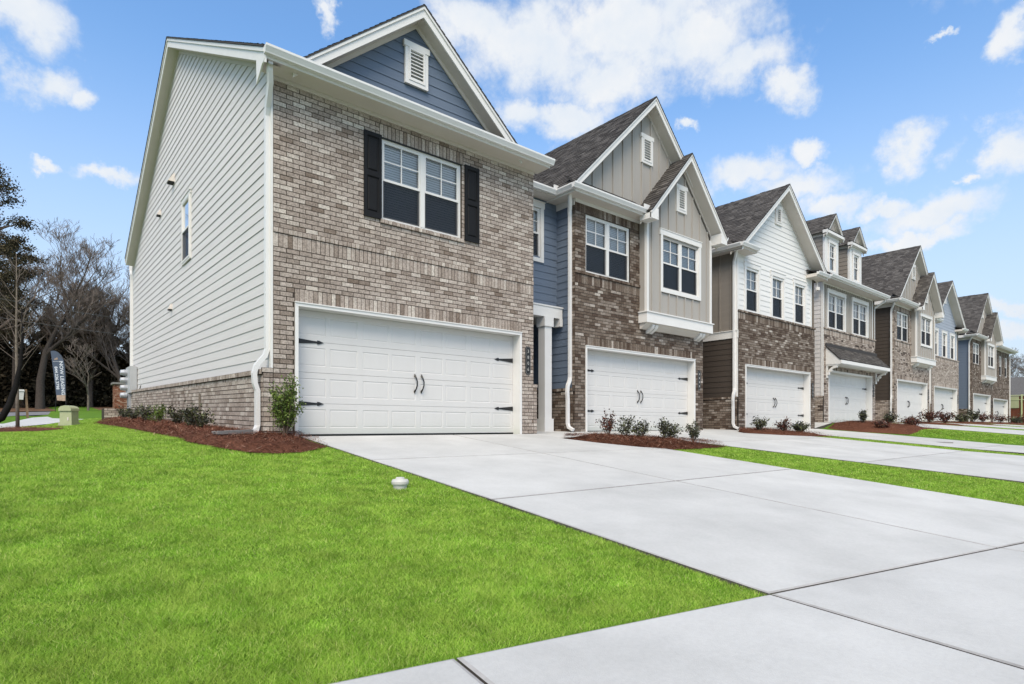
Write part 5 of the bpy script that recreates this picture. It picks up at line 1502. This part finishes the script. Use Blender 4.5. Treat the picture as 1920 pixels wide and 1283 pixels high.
# undergrowth of the wood: one mass
rs = np.random.RandomState(9); N = 170000
bx = rs.uniform(-26, 30, N); by = rs.uniform(60, 84, N) - np.abs(bx) * .15
hh = 6.4 + 1.5 * np.sin(bx * .9) + 1.2 * np.sin(bx * 2.3 + 1) + .7 * np.sin(bx * 5.1)
bz = Gv(bx, by) + hh * rs.rand(N) ** 1.1
s = rs.uniform(.08, .30, N)
d1 = rs.normal(size=(N, 3)); d1 /= np.linalg.norm(d1, axis=1)[:, None]; d2 = np.cross(d1, rs.normal(size=(N, 3))); d2 /= np.linalg.norm(d2, axis=1)[:, None]
c = np.stack([bx, by, bz], 1); V = np.empty((N, 4, 3))
V[:, 0] = c - d1 * s[:, None]; V[:, 1] = c + d2 * s[:, None] * .5; V[:, 2] = c + d1 * s[:, None]; V[:, 3] = c - d2 * s[:, None] * .5

def np_mesh(name, V, mat, kind=None, label=None, cat=None):
    n, k, _ = V.shape
    me = bpy.data.meshes.new(name)
    me.vertices.add(n * k); me.vertices.foreach_set('co', V.astype(np.float32).ravel())
    me.loops.add(n * k); me.loops.foreach_set('vertex_index', np.arange(n * k, dtype=np.int32))
    me.polygons.add(n); me.polygons.foreach_set('loop_start', np.arange(0, n * k, k, dtype=np.int32))
    me.update(calc_edges=True); me.validate()
    o = link(name, me, mat, None, kind=kind)
    if label: tag(o, label, cat)
    return o
np_mesh('undergrowth', V, 'brush', 'stuff', 'dark undergrowth filling the wood behind the side road', 'undergrowth')

# ------------------------------------------------------------------ grass blades
def inpoly(px, py, poly):
    ins = np.zeros(len(px), bool); n = len(poly)
    for i in range(n):
        x0, y0 = poly[i]; x1, y1 = poly[(i + 1) % n]
        if y0 == y1: continue
        cnd = ((y0 > py) != (y1 > py)) & (px < (x1 - x0) * (py - y0) / (y1 - y0) + x0)
        ins ^= cnd
    return ins
PATHPOLY = pathA + pathB[::-1]
rs = np.random.RandomState(2)
def lawn_points(x0, x1, y0, y1, cell, dens, clear_beds=True):
    out = []
    gx = np.arange(x0, x1, cell); gy = np.arange(y0, y1, cell)
    for a in gx:
        for b in gy:
            cx_, cy_ = a + cell / 2 - CAM.x, b + cell / 2 - CAM.y
            t = cx_ * .641 + cy_ * .7675; s_ = cx_ * .7675 - cy_ * .641
            if t < .3 or abs(s_) > t * 1.05 + 1.2: continue
            n = int(dens(max(1.6, t)) * cell * cell)
            if n: out.append(np.stack([a + rs.rand(n) * cell, b + rs.rand(n) * cell], 1))
    P = np.concatenate(out)
    keep = np.ones(len(P), bool); jx = rs.normal(0, .022, len(P)) + .018 * np.sin(P[:, 1] * 9 + P[:, 0] * 5); jy = rs.normal(0, .022, len(P)) + .018 * np.sin(P[:, 0] * 8)
    for poly in SLABPOLY + BEDS + [PATHPOLY, [(-.16, 0), (7.6, 0), (7.6, 16), (-.16, 16)]]:
        xs_ = [q[0] for q in poly]; ys_ = [q[1] for q in poly]
        bb = (P[:, 0] > min(xs_)) & (P[:, 0] < max(xs_)) & (P[:, 1] > min(ys_)) & (P[:, 1] < max(ys_))
        if bb.any():
            idx = np.where(bb)[0]; keep[idx[inpoly(P[idx, 0] + jx[idx], P[idx, 1] + jy[idx], poly)]] = False
    return P[keep]
dn = lambda t: min(52000, 175000 / t ** 1.55)
def blades(name, P, label, hmin=.015, hmax=.028):
    n = len(P); X, Y = P[:, 0], P[:, 1]
    Z = Gv(X, Y) - .030 + .004
    t = (X - CAM.x) * .641 + (Y - CAM.y) * .7675
    clump = .84 + .22 * np.sin(X * 3.1 + 1.7 * np.sin(Y * 2.3)) * np.sin(Y * 2.7 + X) + .16 * np.sin(X * 11 + 2 * np.sin(Y * 6)) * np.sin(Y * 13 + X * 4)
    h = rs.uniform(hmin, hmax, n) * clump; a = rs.rand(n) * 6.283; ln = rs.uniform(.4, 2.0, n) * h
    wd = np.maximum(.0012, .00040 * t) * rs.uniform(.8, 1.5, n); b = rs.rand(n) * 6.283
    wind = .35 * np.sin(X * 1.3 + Y * .8)
    V = np.empty((n, 3, 3))
    V[:, 0, 0] = X - np.cos(b) * wd; V[:, 0, 1] = Y - np.sin(b) * wd; V[:, 0, 2] = Z
    V[:, 1, 0] = X + np.cos(b) * wd; V[:, 1, 1] = Y + np.sin(b) * wd; V[:, 1, 2] = Z
    V[:, 2, 0] = X + np.cos(a + wind) * ln; V[:, 2, 1] = Y + np.sin(a + wind) * ln; V[:, 2, 2] = Z + h + .004
    np_mesh(name, V, 'grass', 'stuff', label, 'grass')
P = np.concatenate([lawn_points(-8, .5, -11.6, 0, .5, dn), lawn_points(-8, 0, 0, 24, 1.0, lambda t: 175000 / t ** 1.55 * .6), lawn_points(.3, 3.0, -11.0, -9.3, .5, dn)])
blades('grass', P, 'wide bright green lawn on the left in front of the end house')
P = np.concatenate([lawn_points(6.8, 8.65, -9.4, -2.6, .25, lambda t: dn(t) * 1.2), lawn_points(15.45, 16.95, -9, -1.8, .25, lambda t: dn(t) * 1.2), lawn_points(21.35, 24.65, -9, -1.9, .5, dn),
                    lawn_points(30.6, 33.1, -9, -1.5, .5, dn), lawn_points(37.6, 40.2, -9, -1, .5, dn), lawn_points(45.8, 49.4, -9, -1, .5, dn), lawn_points(54.1, 55.5, -9, -1, .5, dn), lawn_points(60, 66, -9, 0, 1, dn)])
blades('grass', P, 'narrow green lawn strips between the driveways')

# ------------------------------------------------------------------ small things outdoors
# clean-out cap in the lawn
x, y = -.10, -4.36; z = G(x, y) - .03
T = thing('cleanout_cap', (x, y, z), 'round white plastic pipe cap sticking out of the lawn', 'pipe cap')
MB().lathe((x, y, z), [(.066, -.05), (.070, .02), (.074, .045), (.086, .048), (.090, .062), (.090, .082), (.084, .090)], 28).build('pipe', 'pvc', T, smooth=False)
MB().lathe((x, y, z + .090), [(.084, 0.0), (.080, .010), (.046, .014), (.043, .030), (.030, .033)], 28).build('plug', 'pvc', T)
# splash block under the downspout
T = thing('splash_block', (-.62, -.06, G(-.62, -.06)), 'grey concrete splash block below the corner downspout', 'splash block')
m = MB(); zz = G(-.6, -.1) + .055
def sb(a, w_, h):  # cross-section at distance a
    return [(-.42 - a * .97, -.02 - a * .26 - w_, zz), (-.42 - a * .97, -.02 - a * .26 + w_, zz), (-.42 - a * .97, -.02 - a * .26 + w_, zz + h), (-.42 - a * .97, -.02 - a * .26 + w_ - .03, zz + h),
            (-.42 - a * .97, -.02 - a * .26 + w_ - .05, zz + h * .45), (-.42 - a * .97, -.02 - a * .26 - w_ + .05, zz + h * .45), (-.42 - a * .97, -.02 - a * .26 - w_ + .03, zz + h), (-.42 - a * .97, -.02 - a * .26 - w_, zz + h)]
m.prism(sb(-.08, .13, .07), sb(.50, .20, .045)); m.build('trough', 'concrete_block', T)
# utility pedestal
x, y = -2.0, 13.2; z = G(x, y) - .03
T = thing('utility_pedestal', (x, y, z), 'pale green utility box with domed top on the lawn', 'utility box')
r_ = Vector((.7675, -.641, 0)); f_ = Vector((.641, .7675, 0)); o_ = Vector((x, y, z))
def ub(name, prof, d0, d1, mat):
    m = MB(); m.prism([o_ + r_ * a + f_ * d0 + Vector((0, 0, b)) for a, b in prof], [o_ + r_ * a + f_ * d1 + Vector((0, 0, b)) for a, b in prof]); return m.build(name, mat, T)
ub('body', [(-.19, .02), (.19, .02), (.18, .50), (-.18, .50)], -.15, .15, 'pedestal')
ub('dome', [(-.20, .46), (.20, .46), (.19, .54), (.13, .60), (0, .63), (-.13, .60), (-.19, .54)], -.19, .17, 'pedestal')
ub('plinth', [(-.21, 0), (.21, 0), (.21, .10), (-.21, .10)], -.18, .18, 'pedestal')
ub('latch', [(.06, .16), (.10, .16), (.10, .26), (.06, .26)], -.165, -.15, 'trim_soffit')
# box on a post by the path
x, y = -2.88, 34.0; z = G(x, y)
T = thing('post_box', (x, y, z), 'white paper box on a leaning wooden post by the path', 'mailbox')
m = MB(); m.hexa([(x - .06, y - .06, z - .2), (x + .06, y - .06, z - .2), (x + .06, y + .06, z - .2), (x - .06, y + .06, z - .2), (x - .14, y - .06, z + 1.62), (x - .04, y - .06, z + 1.62), (x - .04, y + .06, z + 1.62), (x - .14, y + .06, z + 1.62)]); m.build('post', 'wood_post', T)
m = MB(); m.hexa([(x - .44, y - .15, z + 1.02), (x - .20, y - .15, z + 1.02), (x - .20, y + .15, z + 1.02), (x - .44, y + .15, z + 1.02), (x - .47, y - .16, z + 1.50), (x - .16, y - .16, z + 1.50), (x - .16, y + .16, z + 1.50), (x - .47, y + .16, z + 1.50)]); bxo = m.build('box', 'pvc', T)
m = MB(); m.hexa([(x - .52, y - .2, z + 1.50), (x - .14, y - .2, z + 1.50), (x - .14, y + .2, z + 1.50), (x - .52, y + .2, z + 1.50), (x - .48, y - .18, z + 1.60), (x - .16, y - .18, z + 1.60), (x - .16, y + .18, z + 1.60), (x - .48, y + .18, z + 1.60)]); m.build('lid', 'pvc', bxo)
# feather flag
bx_, by_ = -.74, 42.8; bz_ = G(bx_, by_) - .05; K = 42.3 / 1100 / 7.127
T = thing('feather_flag', (bx_, by_, bz_), 'navy feather flag advertising leasing with white lettering by the side road', 'flag')
def fp(px, py, d=0.0):
    a = (px - 887) * K; hh_ = (962 - py) * K
    q = Vector((bx_, by_, bz_)) + r_ * a - f_ * d + Vector((0, 0, hh_)); return (q.x, q.y, q.z)
outl = [(688, 165), (720, 160), (756, 166), (800, 192), (835, 235), (860, 295), (874, 370), (882, 470), (886, 620), (884, 826), (774, 818), (762, 740), (746, 600), (728, 450), (708, 300)]
m = MB(); m.prism([fp(a, b, .012) for a, b in outl], [fp(a, b, -.012) for a, b in outl]); fl = m.build('cloth', 'flag_navy', T)
m = MB(); m.prism([fp(a, b, .018) for a, b in ((768, 748), (885, 748), (884, 826), (774, 818))], [fp(a, b, -.018) for a, b in ((768, 748), (885, 748), (884, 826), (774, 818))]); m.build('printed_panel', 'flag_tan', fl)
m = MB(); m.tube([fp(*p) for p in ((890, 975), (889, 700), (886, 480), (876, 350), (858, 275), (830, 222), (790, 182), (750, 162), (690, 160))], [.025, .022, .02, .02, .018, .016, .014, .012, .01], 6); m.build('pole', 'black_metal', T)
m = MB(); m.tube([fp(762, 770), fp(754, 870), fp(748, 975)], .018, 5); m.build('stake', 'black_metal', T)
text_mesh('NOW LEASING', 'lettering', 'ink', fl, lambda a, b: fp(842 + b / K + (a / K) * .075, 525 + a / K, .026), 66 * K, thick=.003)
text_mesh('844.236.3798', 'lettering', 'ink', fl, lambda a, b: fp(772 + b / K + (a / K) * .09, 522 + a / K, .026), 56 * K, thick=.003)
m = MB(); m.prism([fp(a, b, .026) for a, b in ((720, 302), (852, 298), (852, 301), (720, 305))], [fp(a, b, .02) for a, b in ((720, 302), (852, 298), (852, 301), (720, 305))]); m.build('rule_line', 'ink', fl)
m = MB(); m.prism([fp(a, b, .026) for a, b in ((735, 285), (752, 255), (760, 268), (775, 245), (790, 275), (760, 280))], [fp(a, b, .02) for a, b in ((735, 285), (752, 255), (760, 268), (775, 245), (790, 275), (760, 280))]); m.build('emblem', 'flag_tan', fl)
# brick pillar and dark gate at the corner
x, y = 2.30, 39.6; z = G(x, y)
T = thing('brick_pillar', (x, y, z), 'red brick pillar with flat cap behind the rear corner of the house', 'pillar')
m = MB(); m.box(x - .5, x + .5, y - .5, y + .5, z - .3, z + 1.90); m.build('core', 'mortar', T)
P0 = Plane('F', y - .502); P1 = Plane('L', x - .502); mb = MB()
for W_ in (P0, P1):
    for r in range(23):
        uu = (x - .5 if W_ is P0 else y - .5); o2 = uu - (.106 if r % 2 else 0)
        for k in range(6):
            a = max(uu, o2 + k * BL); b = min(uu + 1.0, o2 + (k + 1) * BL)
            if b - a > .04: W_.box(mb, a + .005, b - .005, z + .03 + r * .081, z + .03 + r * .081 + .068, 0, .012)
mb.build('brickwork', 'brick_red_island', T, kind='stuff')
m = MB(); m.box(x - .62, x + .62, y - .62, y + .62, z + 1.90, z + 2.03); m.build('cap', 'concrete_block', T)
T = thing('metal_gate', (3.4, 38.6, G(3.4, 38.6)), 'black metal gate panel beside the red brick pillar', 'gate')
m = MB(); zg_ = G(3.4, 38.6); m.box(2.85, 4.6, 38.60, 38.66, zg_ + .05, zg_ + .15); m.box(2.85, 4.6, 38.60, 38.66, zg_ + 1.5, zg_ + 1.6); m.build('rail', 'black_metal', T)
for i in range(15):
    m = MB(); m.box(2.88 + i * .12, 2.94 + i * .12, 38.61, 38.65, zg_, zg_ + 1.7); m.build('picket', 'black_metal', T)
# wires
for i, (a, b, lb) in enumerate((((-14, 40, 9.6), (9, 44, 8.2), 'upper overhead wire crossing the bare trees'), ((-14, 41, 8.4), (9, 45, 7.2), 'lower overhead wire crossing the bare trees'))):
    pts = [Vector(a).lerp(Vector(b), t / 10) - Vector((0, 0, 1.6 * (t / 10) * (1 - t / 10))) for t in range(11)]
    o = MB().tube(pts, .014, 4).build('overhead_wire', 'wire'); tag(o, lb, 'wire', 'overhead wires')
# metal cover in the third driveway
x, y = 19.05, -4.35
T = thing('drain_cover', (x, y, G(x, y)), 'dark round metal cover set in the third driveway', 'drain cover')
MB().lathe((x, y, G(x, y) + .012), [(.20, -.02), (.20, .0), (.18, .004)], 24).build('lid', 'concrete_dark', T)
MB().lathe((x, y, G(x, y) + .006), [(.27, -.03), (.27, .0), (.21, .004)], 24).build('ring', 'concrete_block', T)
# timber screen and the grey roofed house beyond the row
T = thing('timber_fence', (62.4, -1, .3), 'red brown timber fence with pale green posts at the far end', 'fence')
zf_ = .15
for i in range(26):
    y_ = 1.9 - i * .22; m = MB(); m.box(62.40, 62.44, y_ - .21, y_, zf_, zf_ + 2.62); m.build('board', 'wood_red', T)
for y_ in (2.0, .72, -.85, -2.4, -3.9):
    m = MB(); m.box(62.30, 62.40, y_ - .05, y_ + .05, zf_ - .2, zf_ + 2.75); m.build('post', 'lime_post', T)
m = MB(); m.box(62.31, 62.39, -3.9, 2.0, zf_ + 2.66, zf_ + 2.72); m.box(62.31, 62.39, -3.9, 2.0, zf_ + 2.29, zf_ + 2.34); m.build('rail', 'lime_post', T)
m = MB(); m.box(62.34, 62.38, .9, 1.9, zf_ + 1.6, zf_ + 2.6); m.build('green_panel', 'pedestal', T)
T = thing('far_house', (92, 6, .3), 'low house with broad grey roof beyond the end of the row', 'house')
m = MB(); m.box(92, 104, -14, 26, 0, 3.6); m.build('wall', 'taupe_siding', T)
m = MB(); m.prism([(91.3, -14.5, 3.4), (98, -14.5, 6.7), (104.7, -14.5, 3.4)], [(91.3, 26.5, 3.4), (98, 26.5, 6.7), (104.7, 26.5, 3.4)]); m.build('roof', 'grey_roof', T)
m = MB(); m.box(91.24, 91.3, -14.5, 26.5, 3.2, 3.42); m.build('fascia', 'trim', T)
m = MB(); m.box(93.5, 94.3, 2.6, 3.5, 4.0, 5.1); m.build('chimney', 'wood_red', T)
for y_ in (-8, -2, 5, 14):
    m = MB(); m.box(91.97, 91.99, y_, y_ + 1.2, 1.0, 2.4); m.build('window', 'inside', T)
